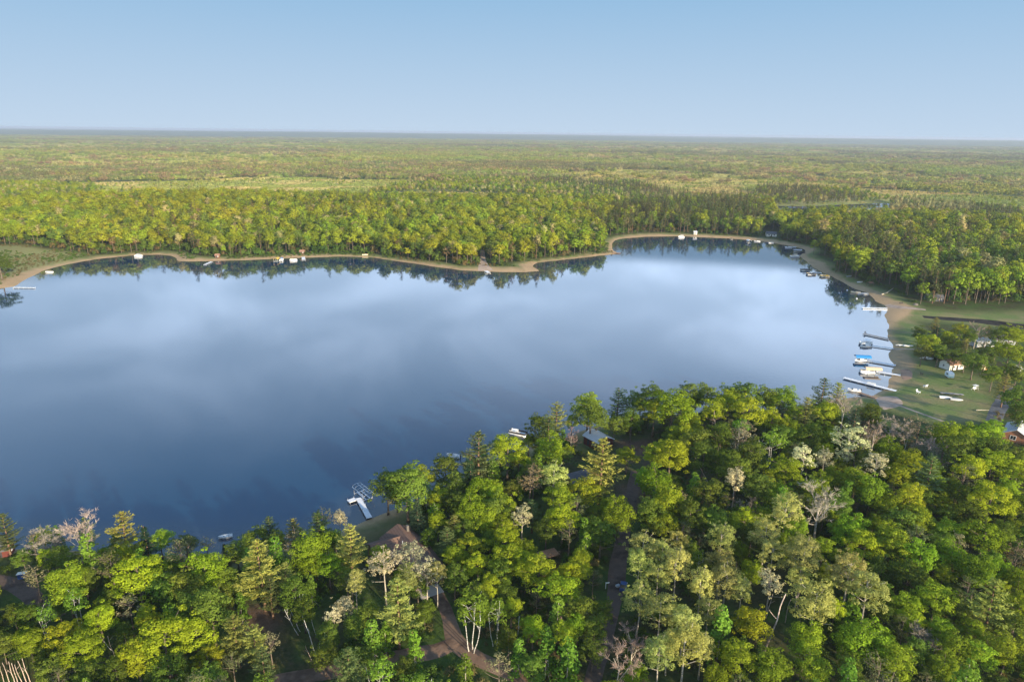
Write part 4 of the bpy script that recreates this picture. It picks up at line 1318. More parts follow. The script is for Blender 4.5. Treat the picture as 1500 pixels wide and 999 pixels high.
def broad_clumps(R, z0, z1, ncl, rmin, rmax, power=0.7, lean=0.0):
    """Centres of the leaf masses of a rounded crown: mostly near its outer shell, uneven all round."""
    cz, hz = (z0 + z1) / 2, (z1 - z0) / 2
    lob = rng.uniform(0, 2 * math.pi, 3)
    C, Q = [], []
    tries = 0
    while len(C) < ncl and tries < ncl * 40:
        tries += 1
        d = rdir(1, -0.55)[0]
        s = rng.uniform(0.45, 0.92) ** power
        a = math.atan2(d[1], d[0])
        w = 1 + 0.20 * math.sin(2 * a + lob[0]) + 0.13 * math.sin(3 * a + lob[1]) + 0.08 * math.sin(5 * a + lob[2])
        r = rng.uniform(rmin, rmax)
        if rng.rand() < 0.16:      # a branch end that sticks out of the outline
            s, r = rng.uniform(0.98, 1.15), rmin * 0.75
        c = np.array([d[0] * (R - r * 0.7) * s * w, d[1] * (R - r * 0.7) * s * w, cz + d[2] * (hz - r * 0.6) * s])
        if any(np.linalg.norm((c - q) * (1, 1, 1.2)) < 0.62 * (r + p) * 0.8 for q, p in zip(C, Q)):
            continue
        C.append(c); Q.append(r)
    return np.array(C), np.array(Q)


def limb(MBo, a, b, ra, rb, bend=0.15, n=5, k=5):
    a, b = np.asarray(a, float), np.asarray(b, float)
    L = np.linalg.norm(b - a)
    mid = rng.normal(0, bend * L * 0.3, 3) + np.array([0, 0, -bend * L * 0.25])
    t = np.linspace(0, 1, k)[:, None]
    pts = a + (b - a) * t + mid * (4 * t * (1 - t)) * 0.5
    MBo.tube(pts, np.linspace(ra, rb, k), n)
    return pts


def trunk_with_limbs(H, top, r0, targets, mat, name, lean=0.03, stems=1, n=7):
    mb = MB()
    for s in range(stems):
        x, y = (0, 0) if stems == 1 else rng.normal(0, 0.35, 2)
        k = 7
        z = np.linspace(-0.4, top * (1 if stems == 1 else rng.uniform(0.85, 1)), k)
        px = x + np.cumsum(np.r_[0, rng.normal(0, lean, k - 1)]) * H / 8 + (x * 0.22 * z if stems > 1 else 0)
        py = y + np.cumsum(np.r_[0, rng.normal(0, lean, k - 1)]) * H / 8 + (y * 0.22 * z if stems > 1 else 0)
        rad = r0 / math.sqrt(stems) * (1 - 0.72 * (z - z[0]) / (z[-1] - z[0]))
        rad[0] *= 1.35
        spine = np.stack([px, py, z], 1)
        mb.tube(spine, rad, n)
        for c in targets[s::stems]:
            zb = np.clip(c[2] - 0.55 * np.hypot(c[0] - x, c[1] - y) - 0.4, 0.3 * top, z[-1] * 0.97)
            i = np.searchsorted(z, zb) - 1
            f = (zb - z[i]) / (z[i + 1] - z[i])
            st = spine[i] * (1 - f) + spine[i + 1] * f
            rb = rad[i] * (1 - f) + rad[i + 1] * f
            limb(mb, st, c, rb * 0.55, 0.035, 0.2, 5)
    return mesh_from(name, mb.v, mb.f, [mat], True)


FORMS = {}      # kind -> list of (parts, natural width, natural height)


def add_form(kind, W, H, parts):
    FORMS.setdefault(kind, []).append((parts, W, H))


def broad(kind, W, H, base, ncl, rmin, rmax, dens, leaf, barkm, r0, stems=1, lean=0.03, nt=9, leafm='leaf', flat=0.8):
    C, Q = broad_clumps(W / 2, H * base, H, ncl, rmin, rmax)
    P, Nn, S, T = clump_leaves(C, Q, dens, leaf, flat)
    P[:, 2] = np.maximum(P[:, 2], 0.3)
    crown = leaf_mesh('crown', P, Nn, S, 0.8, T, M[leafm])
    tr = trunk_with_limbs(H, H * 0.82, r0, C[rng.permutation(len(C))[:nt]], M[barkm], 'trunk', lean, stems)
    add_form(kind, W, H, [('trunk', tr, None), ('crown', crown, 1)])


for i in range(6):      # spreading oak: separate cauliflower masses with gaps
    broad('oak', 9.0, 16, 0.28, 38, 0.8, 1.65, 125, 0.31, 'bark', 0.30, nt=12, flat=0.72)
for i in range(5):      # rounded, closed crown
    broad('maple', 8.5, 15, 0.22, 46, 0.85, 1.6, 110, 0.32, 'bark', 0.26)
for i in range(6):      # ordinary green crown
    broad('leafy', 8.0, 15, 0.2, 42, 0.75, 1.5, 105, 0.33, 'bark', 0.24)
for i in range(5):      # poplar with fine pale young leaves, trunk bare below
    broad('aspen', 7.2, 18, 0.36, 70, 0.5, 1.0, 150, 0.26, 'bark_pale', 0.22, nt=14)
for i in range(4):
    broad('birch', 6.5, 14, 0.40, 34, 0.55, 1.0, 62, 0.36, 'bark_white', 0.17, stems=3, nt=12, lean=0.05)
for i in range(4):
    broad('blossom', 6.2, 15, 0.42, 52, 0.4, 0.8, 105, 0.28, 'bark_pale', 0.2, nt=18)
for i in range(4):      # thin airy crown where branches show
    broad('sparse', 6.0, 14, 0.35, 26, 0.4, 0.9, 60, 0.28, 'bark', 0.2, nt=22)


def pine_form(W, H, base, lev, per, upsweep, tuft, kind, taper=0.8, droop=0.0, irregular=0.28, leafl=0.72, dens=10):
    P, Nn, T, S, TG = [], [], [], [], []
    mb = MB()
    k = 9
    z = np.linspace(-0.4, H * 0.985, k)
    wob = np.cumsum(np.r_[0, rng.normal(0, 0.05, (k - 1))])
    spine = np.stack([wob, np.cumsum(np.r_[0, rng.normal(0, 0.05, k - 1)]), z], 1)
    r0 = 0.02 * H
    mb.tube(spine, np.linspace(r0, 0.05, k), 7)
    az = rng.uniform(0, 6.28)
    for i in range(lev):
        t = (i + rng.uniform(-0.25, 0.25)) / (lev - 1)
        t = min(max(t, 0), 1)
        zz = H * (base + (0.985 - base) * t)
        env = W / 2 * ((1 - t) ** taper * (0.55 + 0.45 * min(1, t * 3.5 + 0.25)) + 0.07)
        for j in range(per):
            az += 2.399 + rng.normal(0, 0.25)
            L = env * rng.uniform(1 - irregular * 1.6, 1 + irregular)
            if L < 0.25:
                continue
            sl = upsweep * (0.35 + 0.9 * t) - droop * (1 - t) + rng.normal(0, 0.06)
            d = np.array([math.cos(az), math.sin(az), sl])
            st = np.array([np.interp(zz, z, spine[:, 0]), np.interp(zz, z, spine[:, 1]), zz])
            end = st + d * L
            if i % 2 == 0 and j % 2 == 0:
                limb(mb, st, end, 0.07, 0.02, 0.05, 4, 3)
            ns = max(3, int(L / 0.42))
            side = np.array([-d[1], d[0], 0])
            for s in np.linspace(0.28, 1.0, ns):
                q = max(3, int(dens * (1.15 - 0.5 * s)))
                wd = tuft * (0.25 + 0.75 * math.sin(min(1, s * 1.05) * 2.6)) * (0.5 + 0.25 * L)
                off = rng.normal(0, 1, (q, 1)) * side * wd * 0.55
                p = st + d * L * s + off + rng.normal(0, 0.07, (q, 3)) + np.array([0, 0, 0.12]) * s * s * L * 0.4
                tg = d * 1.0 + off * 1.1 + np.array([0, 0, 0.42]) + rng.normal(0, 0.22, (q, 3))
                P.append(p); TG.append(tg)
                Nn.append(np.array([0, 0, 1.0]) + 0.35 * d + rng.normal(0, 0.45, (q, 3)))
                T.append(np.clip(rng.normal(0.38 + 0.25 * s, 0.15, q), 0, 1))
                S.append(leafl * rng.uniform(0.7, 1.25, q))
    crown = leaf_mesh('crown', np.vstack(P), np.vstack(Nn), np.concatenate(S), 0.27, np.concatenate(T), M['needle'], np.vstack(TG))
    add_form(kind, W, H, [('trunk', mesh_from('trunk', mb.v, mb.f, [M['bark_pine']], True), None), ('crown', crown, 1)])


for i in range(6):
    pine_form(8.5, 19, 0.24, 13, 6, 0.55, 0.62, 'pine', 0.62)
for i in range(3):
    pine_form(5.5, 16, 0.06, 20, 7, 0.1, 0.5, 'spruce', 0.9, 0.35, 0.15, 0.6, 9)
for i in range(4):      # young tree: narrow leafy cone down to the ground
    C, Q = [], []
    for t in np.linspace(0.04, 0.96, 17):
        for j in range(3 if t < 0.8 else 1):
            a = rng.uniform(0, 6.28); rr = (1 - t) ** 0.75 * 2.0 * rng.uniform(0.5, 1)
            C.append((rr * math.cos(a), rr * math.sin(a), 10 * t)); Q.append(rng.uniform(0.45, 0.8))
    P, Nn, S, T = clump_leaves(np.array(C), np.array(Q), 85, 0.36, 0.7)
    P[:, 2] = np.maximum(P[:, 2], 0.2)
    add_form('sapling', 5.0, 10, [('trunk', trunk_with_limbs(10, 9.3, 0.11, np.array(C)[::6], M['bark_pale'], 'trunk'), None),
                                  ('crown', leaf_mesh('crown', P, Nn, S, 0.8, T, M['leaf']), 1)])


def bare_form(W, H, kind, barkm, twigs, depth=4):
    mb = MB()
    tips = []

    def grow(p, d, L, r, lev):
        e = p + d * L
        limb(mb, p, e, r, r * 0.55, 0.12, 5 if lev < 2 else 3, 4 if lev < 2 else 3)
        if lev >= depth:
            tips.append((e, d, L)); return
        for j in range(rng.randint(3, 5) if lev else rng.randint(5, 7)):
            f = rng.uniform(0.45, 1.0) if lev else rng.uniform(0.35, 1.0)
            nd = d * 0.55 + rng.normal(0, 0.5, 3) * np.array([1, 1, 0.5]) + np.array([0, 0, 0.22])
            nd /= np.linalg.norm(nd)
            grow(p + d * L * f, nd, L * (rng.uniform(0.42, 0.66) if lev else rng.uniform(0.32, 0.48)), r * (1 - 0.45 * f) * 0.6, lev + 1)
            if lev >= 2:
                tips.append((p + d * L * f, nd, L))
    grow(np.array([0, 0, -0.3]), np.array([0.02, 0.02, 1.0]), H * 0.62, 0.013 * H, 0)
    v = np.array(mb.v)
    k = np.array([W / 2 / np.percentile(np.abs(v[:, 0]), 97), W / 2 / np.percentile(np.abs(v[:, 1]), 97), H / v[:, 2].max()])
    mb.v = [tuple(q) for q in v * k]
    P, D = [], []
    for e, d, L in tips:
        q = rng.randint(5, 11)
        dd = d + rng.normal(0, 0.5, (q, 3)) + np.array([0, 0, 0.2])
        P.append(e * k + dd * 0.4); D.append(dd)
    P, D = np.vstack(P), np.vstack(D)
    sel = rng.permutation(len(P))[:twigs]
    P, D = P[sel], D[sel]
    crown = leaf_mesh('twigs', P, rng.normal(size=P.shape), 1.15 * rng.uniform(0.6, 1.3, len(P)), 0.085, np.clip(rng.normal(0.5, 0.2, len(P)), 0, 1), M['twig'], D)
    add_form(kind, W, H, [('trunk', mesh_from('trunk', mb.v, mb.f, [M[barkm]], True), None), ('twigs', crown, 1)])


for i in range(4):
    bare_form(7.5, 14, 'bare', 'bark_pale', 3200, 3)
for i in range(5):      # dead snag: a bleached stem with a few broken limbs
    mb = MB()
    H = 12.0
    k = 6
    z = np.linspace(-0.3, H, k)
    sp = np.stack([np.cumsum(np.r_[0, rng.normal(0, 0.12, k - 1)]), np.cumsum(np.r_[0, rng.normal(0, 0.12, k - 1)]), z], 1)
    mb.tube(sp, np.linspace(0.19, 0.07, k), 7)
    for j in range(rng.randint(1, 5) if i != 2 else 0):
        q = rng.uniform(0.5, 0.95)
        st = np.array([np.interp(q * H, z, sp[:, 0]), np.interp(q * H, z, sp[:, 1]), q * H])
        a = rng.uniform(0, 6.28)
        limb(mb, st, st + np.array([math.cos(a), math.sin(a), 0.8]) * rng.uniform(0.8, 2.4), 0.08, 0.03, 0.2, 5)
    add_form('snag', 2.0, H, [('trunk', mesh_from('trunk', mb.v, mb.f, [M['deadwood']], True), None)])
for i in range(3):      # white birch stem left standing
    mb = MB()
    z = np.linspace(-0.3, 12, 6)
    sp = np.stack([np.cumsum(np.r_[0, rng.normal(0, 0.15, 5)]), np.cumsum(np.r_[0, rng.normal(0, 0.15, 5)]), z], 1)
    mb.tube(sp, np.linspace(0.16, 0.06, 6), 7)
    for j in range(i + 1):
        limb(mb, sp[3 + j % 2], sp[3 + j % 2] + np.array([rng.normal(0, 1.2), rng.normal(0, 1.2), 2.4]), 0.08, 0.03, 0.15, 5)
    add_form('stem', 2.0, 12, [('trunk', mesh_from('trunk', mb.v, mb.f, [M['bark_white']], True), None)])

# ---------------------------------------------------------------- trees: where they stand
#       code: (form, object name, category, colour, height/width range, look)
KIND = {
    'O': ('oak', 'oak_tree', 'oak', (0.28, 0.335, 0.022), (1.30, 9, 18), 'yellow green oak'),
    'M': ('maple', 'maple_tree', 'tree', (0.215, 0.29, 0.022), (1.35, 8, 17), 'bright green round crowned tree'),
    'G': ('leafy', 'broadleaf_tree', 'tree', (0.13, 0.18, 0.027), (1.45, 7, 17), 'deep green leafy tree'),
    'A': ('aspen', 'aspen_tree', 'aspen', (0.37, 0.375, 0.105), (2.0, 12, 20), 'pale silvery green aspen'),
    'C': ('blossom', 'poplar_tree', 'tree', (0.52, 0.48, 0.27), (1.9, 9, 17), 'cream coloured budding tree'),
    'W': ('pine', 'pine_tree', 'pine', (0.25, 0.245, 0.055), (1.75, 10, 24), 'golden tipped white pine'),
    'D': ('pine', 'pine_tree', 'pine', (0.1, 0.135, 0.042), (1.75, 10, 22), 'dark green pine'),
    'S': ('spruce', 'spruce_tree', 'spruce', (0.039, 0.067, 0.031), (2.2, 7, 16), 'dark pointed spruce'),
    'B': ('birch', 'birch_tree', 'birch', (0.175, 0.275, 0.03), (1.9, 10, 15), 'bright green birch with white stems'),
    'T': ('sparse', 'thin_tree', 'tree', (0.29, 0.245, 0.125), (1.9, 8, 16), 'thin tan sparse tree'),
    'K': ('sparse', 'thin_tree', 'tree', (0.14, 0.155, 0.062), (2.0, 8, 14), 'thin dull tree'),
    'R': ('bare', 'bare_tree', 'bare tree', (0.27, 0.215, 0.175), (1.7, 8, 16), 'leafless pinkish grey tree'),
    'Y': ('sapling', 'young_tree', 'young tree', (0.155, 0.255, 0.03), (1.8, 5, 12), 'fresh green young tree'),
    'N': ('snag', 'dead_tree', 'dead tree', None, (1, 8, 14), 'bleached bare dead trunk'),
    'V': ('stem', 'dead_birch', 'dead birch', None, (1, 8, 14), 'white leafless birch stem'),
}
# photo x, y of the crown's middle, crown width in photo pixels, kind
TREES = '''-2,385,32,G 5,768,34,D 48,788,26,T 62,792,30,R 80,792,28,R 112,778,40,R 124,762,26,W 52,842,34,T 180,772,44,W 214,788,32,S 98,852,58,M 165,815,30,G 188,812,46,M
202,842,66,O 238,862,46,G 110,882,34,B 85,886,26,G 40,900,38,G 68,906,30,B 20,897,26,G 42,936,40,M 95,930,48,O 122,952,56,O 145,906,46,O 190,890,36,T
216,902,36,O 242,938,70,O 200,962,52,O 286,930,56,O 250,986,48,G 170,986,40,G 130,985,36,G 
258,797,22,K 276,794,24,K 301,790,20,K 276,813,18,S 328,802,16,S 346,800,36,G 376,776,30,G 394,765,26,D 430,770,28,W 434,792,34,T 405,790,32,G 362,786,24,G
466,766,36,D 497,755,22,C 476,786,30,G 491,785,24,M 382,826,60,W 417,842,30,W 460,800,54,M 456,822,38,M 513,796,44,W 482,826,40,M 300,832,56,M 275,856,50,G
330,848,40,G 250,850,42,G 310,892,58,G 282,886,46,G 352,882,26,Y 396,866,32,D 432,866,44,G 456,857,26,Y 345,930,44,W 372,940,40,W 396,945,28,T 385,975,34,D 445,895,36,G
505,892,30,C 489,908,20,C 521,856,24,A 563,832,42,C 603,818,40,C 625,842,40,C 612,862,32,G 590,850,34,M 640,846,24,A 598,850,34,A 556,815,34,M 582,888,56,W 510,985,48,D 540,900,36,G 607,948,34,Y 622,896,30,G 545,935,40,Y 565,930,28,Y 520,915,34,G 480,930,36,G 475,960,36,G
580,684,30,W 565,686,42,G 596,706,66,G 617,690,38,O 619,670,20,T 652,680,42,G 641,726,34,O 641,760,28,O 658,735,32,G 612,748,28,S 668,706,36,G 700,664,52,D 722,684,32,Y 690,690,30,S 672,740,36,G
700,718,42,M 722,725,34,O 692,746,46,M 736,742,40,O 665,772,30,W 655,792,30,D 712,762,40,M 738,772,36,O 680,775,34,G
744,656,50,O 775,645,28,O 805,655,44,M 760,668,32,O 734,650,28,G 790,622,40,G 815,606,34,W 802,632,36,D 838,610,20,O 836,640,20,R 862,585,38,M 866,602,46,G 905,582,30,D 930,582,32,G 956,576,38,G 900,620,30,G 925,612,34,G
880,682,54,W 918,668,32,O 962,668,36,O 812,702,38,A 776,702,42,T 760,702,18,Y 858,722,46,O 820,732,44,O 824,762,46,O 765,760,30,C 741,792,42,O 728,742,42,G 800,775,32,G 905,756,48,M 880,782,42,G 856,782,30,Y
946,706,36,M 952,760,46,G 942,812,42,A 746,820,50,O 770,832,46,O 790,842,50,O 832,850,46,O 822,872,54,O 846,838,36,O 735,842,40,G 690,900,50,B 726,905,36,B 720,862,36,O 690,800,38,O 700,830,38,O 668,815,34,M 666,845,36,G 742,874,32,G 700,870,34,G
780,930,36,O 850,902,42,G 881,900,32,G 846,920,32,M 826,936,32,M 800,952,42,Y 832,972,50,Y 868,962,34,G 682,985,32,Y 731,986,36,T 760,962,32,Y 780,985,36,G 745,940,34,G 870,925,36,G
1055,800,38,A 970,820,34,A 935,836,36,A 965,852,36,A 990,806,30,A 990,842,42,A 1022,832,26,B 1055,836,38,A 1062,862,42,A 1026,868,38,A 968,906,46,A 935,892,42,A 1000,925,42,A 1002,960,56,A 965,972,46,A 1038,905,36,A 1085,876,32,A 1126,866,36,C 1120,792,42,A 1130,826,38,A 1176,826,52,A 1170,856,32,A 1192,896,58,A 1150,758,44,A 1162,778,42,M
1100,922,52,O 1080,972,52,M 1130,986,52,M 1180,946,52,M 1200,755,46,R 1076,712,32,C 1000,746,28,T 1062,746,24,T 1099,748,18,R 1085,752,16,R 1000,782,20,R 1090,640,34,T 905,985,50,R 925,955,36,R
985,596,70,O 1002,640,40,O 982,672,56,O 958,602,40,O 1010,622,36,O 1046,600,42,O 1066,590,42,O 1096,602,46,O 1130,616,36,O 1010,577,38,G 1036,574,34,G 1070,578,36,M 1092,576,40,G 1150,580,38,M 1130,584,32,M 1120,578,32,G 1166,602,26,M 1180,602,30,W 1205,574,32,D 1226,580,32,W 1210,602,36,O 1186,640,38,G 1155,625,30,M
1085,630,26,B 1020,650,40,G 1054,640,36,G 1030,672,42,G 1052,682,40,G 1090,655,34,T 1100,672,46,G 1130,652,34,B 1145,640,32,G 1080,692,48,G 1150,696,46,O 1175,680,34,C 1207,680,26,C 1216,702,24,O 1245,650,46,C 1236,672,24,C 1282,690,34,C 1200,715,36,M 1180,720,36,G
960,712,46,M 976,742,50,M 1010,762,46,G 1016,716,30,Y 1040,728,42,G 1110,722,42,G 1142,732,42,M 1046,772,40,G 1090,772,42,O 1100,792,36,G 1080,816,32,M 970,772,42,M 1100,845,36,M
1236,600,36,R 1275,606,32,G 1252,622,32,S 1310,632,30,R 1345,632,40,T 1280,646,32,R 1326,652,28,R 1300,666,38,M 1330,682,42,O 1270,680,38,G 1366,666,30,R 1386,642,42,M 1410,640,36,M 1440,640,40,M 1456,628,26,M 1402,662,48,G 1432,662,40,G 1456,666,42,G 1490,684,40,G 1420,692,42,O 1456,686,48,O 1482,698,38,O 1360,702,42,D 1366,690,30,O 1316,702,42,O 1346,722,32,O 1250,712,42,M 1276,722,46,M 1300,746,36,M 1330,736,46,O 1346,766,42,M 1380,736,26,M 1386,762,28,G 1402,726,38,G 1450,738,58,O 1476,722,32,O 1492,742,34,M 1245,782,46,M 1266,806,48,O 1240,850,52,A 1306,802,48,M 1346,822,48,M 1376,802,36,G 1390,786,36,M 1416,786,28,M 1440,792,48,M 1402,806,30,T 1390,822,42,M 1486,816,30,T 1430,842,52,M 1460,842,38,M 1380,846,28,M 1470,790,40,G 1320,770,40,G 1230,745,38,G 1420,760,40,G 1330,850,46,G 1290,840,40,G
1246,896,36,Y 1266,880,52,A 1222,902,28,O 1326,896,42,M 1332,916,40,O 1370,886,46,M 1450,892,54,W 1490,902,42,M 1376,932,38,M 1356,950,34,R 1262,945,60,M 1402,962,52,M 1432,972,48,M 1310,982,56,M 1380,986,42,M 1240,986,42,G 1472,962,52,M 1190,986,46,M 1420,930,36,M 1290,910,40,G 1400,900,42,G 1480,930,42,G 1340,965,40,G 1490,860,42,M
1348,486,20,G 1360,498,28,M 1373,492,26,S 1387,495,26,O 1370,474,16,W 1408,484,24,O 1397,500,24,G 1412,506,18,W 1431,487,18,R 1448,486,14,W 1464,490,22,G 1479,490,26,M 1478,516,32,M 1492,492,24,M 1428,528,28,G 1445,520,24,G 1478,546,26,G 1455,548,24,G 1473,566,24,W 1492,585,36,G 1494,610,32,G 1496,520,24,G 1460,510,22,M 1420,492,22,G 1440,505,20,K 1400,520,22,G 1376,512,22,G 1352,512,22,G 1490,550,26,G 1415,525,20,G'''
# photo x, y of the foot and of the top of stems that show bare
STEMS = '''16,1006,5,972,N 24,1008,11,972,N 30,1008,17,974,N 36,1010,22,976,N 8,1006,0,976,N 42,1008,28,970,N 46,1004,31,968,N 122,1012,108,978,N 170,968,158,934,N 164,952,136,936,V 196,958,182,934,N
437,930,417,898,V 440,925,426,896,V 436,912,431,876,V 446,915,437,874,V 463,958,446,912,V 456,966,448,950,N 475,965,474,928,V 468,950,470,920,V 463,930,456,905,V
1122,905,1132,872,N 1118,958,1145,878,N 1150,912,1158,880,N 1172,910,1165,870,N 1040,712,1016,676,N 1112,668,1120,640,V 1048,648,1044,608,N 757,946,760,904,V 806,990,800,930,V 1205,935,1196,880,N 1382,745,1381,722,N 1298,655,1296,640,N'''

#       photo boxes that stay open: buildings, roads, docks
KEEP = [(542, 766, 612, 800), (560, 800, 660, 860), (633, 830, 656, 868), (500, 705, 560, 768), (520, 745, 590, 782), (650, 880, 668, 950), (640, 940, 700, 962), (700, 960, 770, 992),
        (845, 612, 905, 655), (830, 685, 866, 712), (905, 640, 960, 690), (884, 838, 925, 895), (895, 795, 920, 840), (905, 715, 935, 765), (0, 845, 75, 888), (22, 825, 44, 850), (0, 788, 14, 815),
        (345, 895, 405, 920), (750, 622, 768, 640), (320, 766, 336, 780), (420, 980, 470, 999), (612, 945, 640, 965), (888, 890, 905, 960), (655, 650, 676, 666),
        (1290, 500, 1455, 615), (1470, 615, 1500, 646), (1460, 570, 1480, 600), (1310, 440, 1500, 480), (1300, 596, 1400, 625), (795, 800, 812, 818), (1240, 480, 1330, 590), (1425, 490, 1458, 510), (1482, 528, 1496, 548), (1260, 565, 1325, 602),
        (408, 878, 480, 968), (0, 966, 50, 1010), (1012, 674, 1044, 714), (1106, 638, 1126, 670), (1114, 870, 1180, 960), (136, 934, 200, 972)]

placed = []     # x, y, width, kind code


def place_from_photo(u, v, wpx, code):
    ratio, lo, hi = KIND[code][4]
    H = 14.0
    for _ in range(5):
        x, y = ground_at(u, v, 2.0 + 0.64 * H)
        D = project(x, y, 2 + 0.64 * H)[2]
        W = wpx * D / FPX * 1.2
        H = min(max(W * ratio * (0.94 + 0.12 * ((u * 7 + v * 3) % 10) / 10), lo), hi)
    return x, y, W, H


TREE_LIST = []
for tok in TREES.split():
    u, v, w, c = tok.split(',')
    x, y, W, H = place_from_photo(float(u), float(v), float(w), c)
    dl = poly_dist(LAKE, np.array([x]), np.array([y]))[0]
    if dl < 1.0:      # keep the foot on land
        for s in range(40):
            x, y = x * 0.99, y * 0.99
            if poly_dist(LAKE, np.array([x]), np.array([y]))[0] > 1.0:
                break
    TREE_LIST.append((x, y, W, H, c, float(u), float(v)))
    placed.append((x, y, W))

# the rest of the near wood, between those crowns
fr = np.random.RandomState(5)
cand = 0
ROADS = [np.array([on_ground(u, v)[:2] for u, v in L]) for L in (DRIVE, FORK, TRACK, LEFTROAD)]
ROADS = [smooth_line(L, 1.5) for L in ROADS]
n_fill = {}
while cand < 12000 and len(TREE_LIST) < 990:
    cand += 1
    r = math.sqrt(fr.uniform(92 ** 2, 250 ** 2)); a = fr.uniform(R_(-46), R_(46))
    x, y = r * math.sin(a), r * math.cos(a)
    if poly_dist(LAKE, np.array([x]), np.array([y]))[0] < 2.0:
        continue
    if min(np.hypot(L[:, 0] - x, L[:, 1] - y).min() for L in ROADS) < 3.6:
        continue
    if any(poly_dist(Q, np.array([x]), np.array([y]))[0] < 1 for Q in (YARD, CLEAR, CLEAR2, CLEAR3, LAWN)):
        continue
    u, v, D = project(x, y, 8.0)
    if not (-60 < u < 1560 and v < 1085) or v < 560:
        continue
    W = fr.uniform(3.8, 7.6)
    px = W * FPX / D
    sk = lambda b: b[0] - px * 0.5 < u < b[2] + px * 0.5 and b[1] - px * 0.55 < v < b[3] + px * 1.0
    if any(sk(b) for b in KEEP):
        continue
    if any(math.hypot(x - q[0], y - q[1]) < 0.345 * (W + q[2]) for q in placed):
        continue
    if u > 1200 or v > 900 and u > 1050:
        code = fr.choice(list('GMGOMGKY'))
    elif 920 < u < 1210 and v > 780:
        code = fr.choice(list('GAGAMK'))
    elif u < 340:
        code = fr.choice(list('GMOGGKY'))
    elif 340 <= u < 640:
        code = fr.choice(list('GYGKGDB'))
    else:
        code = fr.choice(list('GOMGGKYD'))
    ratio, lo, hi = KIND[code][4]
    H = min(max(W * ratio, lo * 0.8), 13.0)
    TREE_LIST.append((x, y, W, H, code, u, v))
    placed.append((x, y, W))

#       fixed points in the place that the descriptions refer to
MARKS = [('the thin dock on the meadow shore', 30, 421), ('the L-shaped dock', 528, 742), ('the brown roofed lake house', 592, 800), ('the concrete patio of the lake house', 638, 866), ('the fork in the dirt drive', 665, 946),
         ('the metal roofed red cabin', 872, 648), ('the dark grey shed', 845, 706), ('the blue vehicle on the wooded track', 912, 862), ('the white sign post', 888, 858),
         ('the sandy landing by the lawn', 1305, 592), ('the longest white dock', 1290, 570), ('the white cottage', 1392, 545), ('the brick house with a pale roof', 1485, 640),
         ('the white topped box by the lane', 33, 842), ('the dark red hut by the water', 6, 805), ('the bend of the dirt lane', 45, 872), ('the row of bleached trunks', 25, 1000),
         ('the clump of white birch stems', 452, 925), ('the shaded clearing of bare soil', 375, 908), ('the small brown deck in the wood', 803, 815), ('the open leaf strewn clearing', 930, 665),
         ('the pontoon boat under the trees', 758, 640), ('the tall leaning pink trunks', 1130, 925), ('the rowboats on the lawn', 1395, 583), ('the grey paved drive', 1468, 592),
         ('the pale blue house in the trees', 1434, 505), ('the black marsh channel', 1420, 472), ('the curved dead branch', 1040, 712), ('the forked white dead birch', 1112, 666),
         ('the white boat by the shore trees', 328, 790), ('the bright end of the dirt drive', 745, 985), ('the leaf covered bend of the track', 895, 900), ('the shaded hollow in the wood', 1270, 795),
         ('the leafless tree in the closed wood', 1356, 965), ('the split pink bare tree', 1200, 780), ('the big cream budding tree', 1245, 668), ('the wide golden pine', 382, 850),
         ('the twin grey bare trees', 118, 800), ('the tall shoreline pine', 180, 800), ('the steep bank at the water', 1240, 600), ('the dark hollow by the pale aspens', 1050, 955),
         ('the gap in the oaks', 1200, 930), ('the thin shoreline trees', 280, 808), ('the bare brush by the track', 900, 990), ('the brown side road', 590, 962)]
MARKS = [(nm, *on_ground(u, v)[:2]) for nm, u, v in MARKS]
ORD = ['', 'second ', 'third ', 'fourth ', 'fifth ', 'sixth ', 'seventh ', 'eighth ', 'ninth ', 'tenth ', 'eleventh ', 'twelfth ', 'thirteenth ', 'fourteenth ', 'fifteenth ', 'sixteenth ', 'seventeenth ', 'eighteenth ', 'nineteenth '] + ['farther '] * 60
cells = {}
for i, (x, y, W, H, c, u, v) in enumerate(TREE_LIST):
    look = KIND[c][5]
    size = 'tall broad ' if W > 8.6 and H > 13 else 'small ' if W < 5.4 and c != 'Y' else 'tall ' if H > 16.5 else ''
    dm = sorted((math.hypot(x - mx, y - my), k) for k, (nm, mx, my) in enumerate(MARKS))
    cells.setdefault((size, look, dm[0][1]), []).append((dm[0][0], i))
LABELS = {}
for (size, look, k), lst in cells.items():
    for q, (d, i) in enumerate(sorted(lst)):
        LABELS[i] = (f'{ORD[q]}{size}{look} {"standing beside" if q == 0 and d < 9 else "nearest to"} {MARKS[k][0]}').strip()

print('worst rank', max(len(v) for v in cells.values()), sorted([(len(v), k[0], k[1], MARKS[k[2]][0]) for k, v in cells.items()])[-8:])
GROUPS = {'O': 'yellow green oaks', 'M': 'bright green round crowned trees', 'G': 'deep green leafy trees', 'A': 'pale aspens', 'C': 'cream budding trees', 'W': 'white pines',
          'D': 'white pines', 'S': 'dark spruces', 'B': 'green birches', 'T': 'thin trees', 'K': 'thin trees', 'R': 'leafless trees', 'Y': 'young trees', 'N': 'bleached dead trunks', 'V': 'white birch stems'}


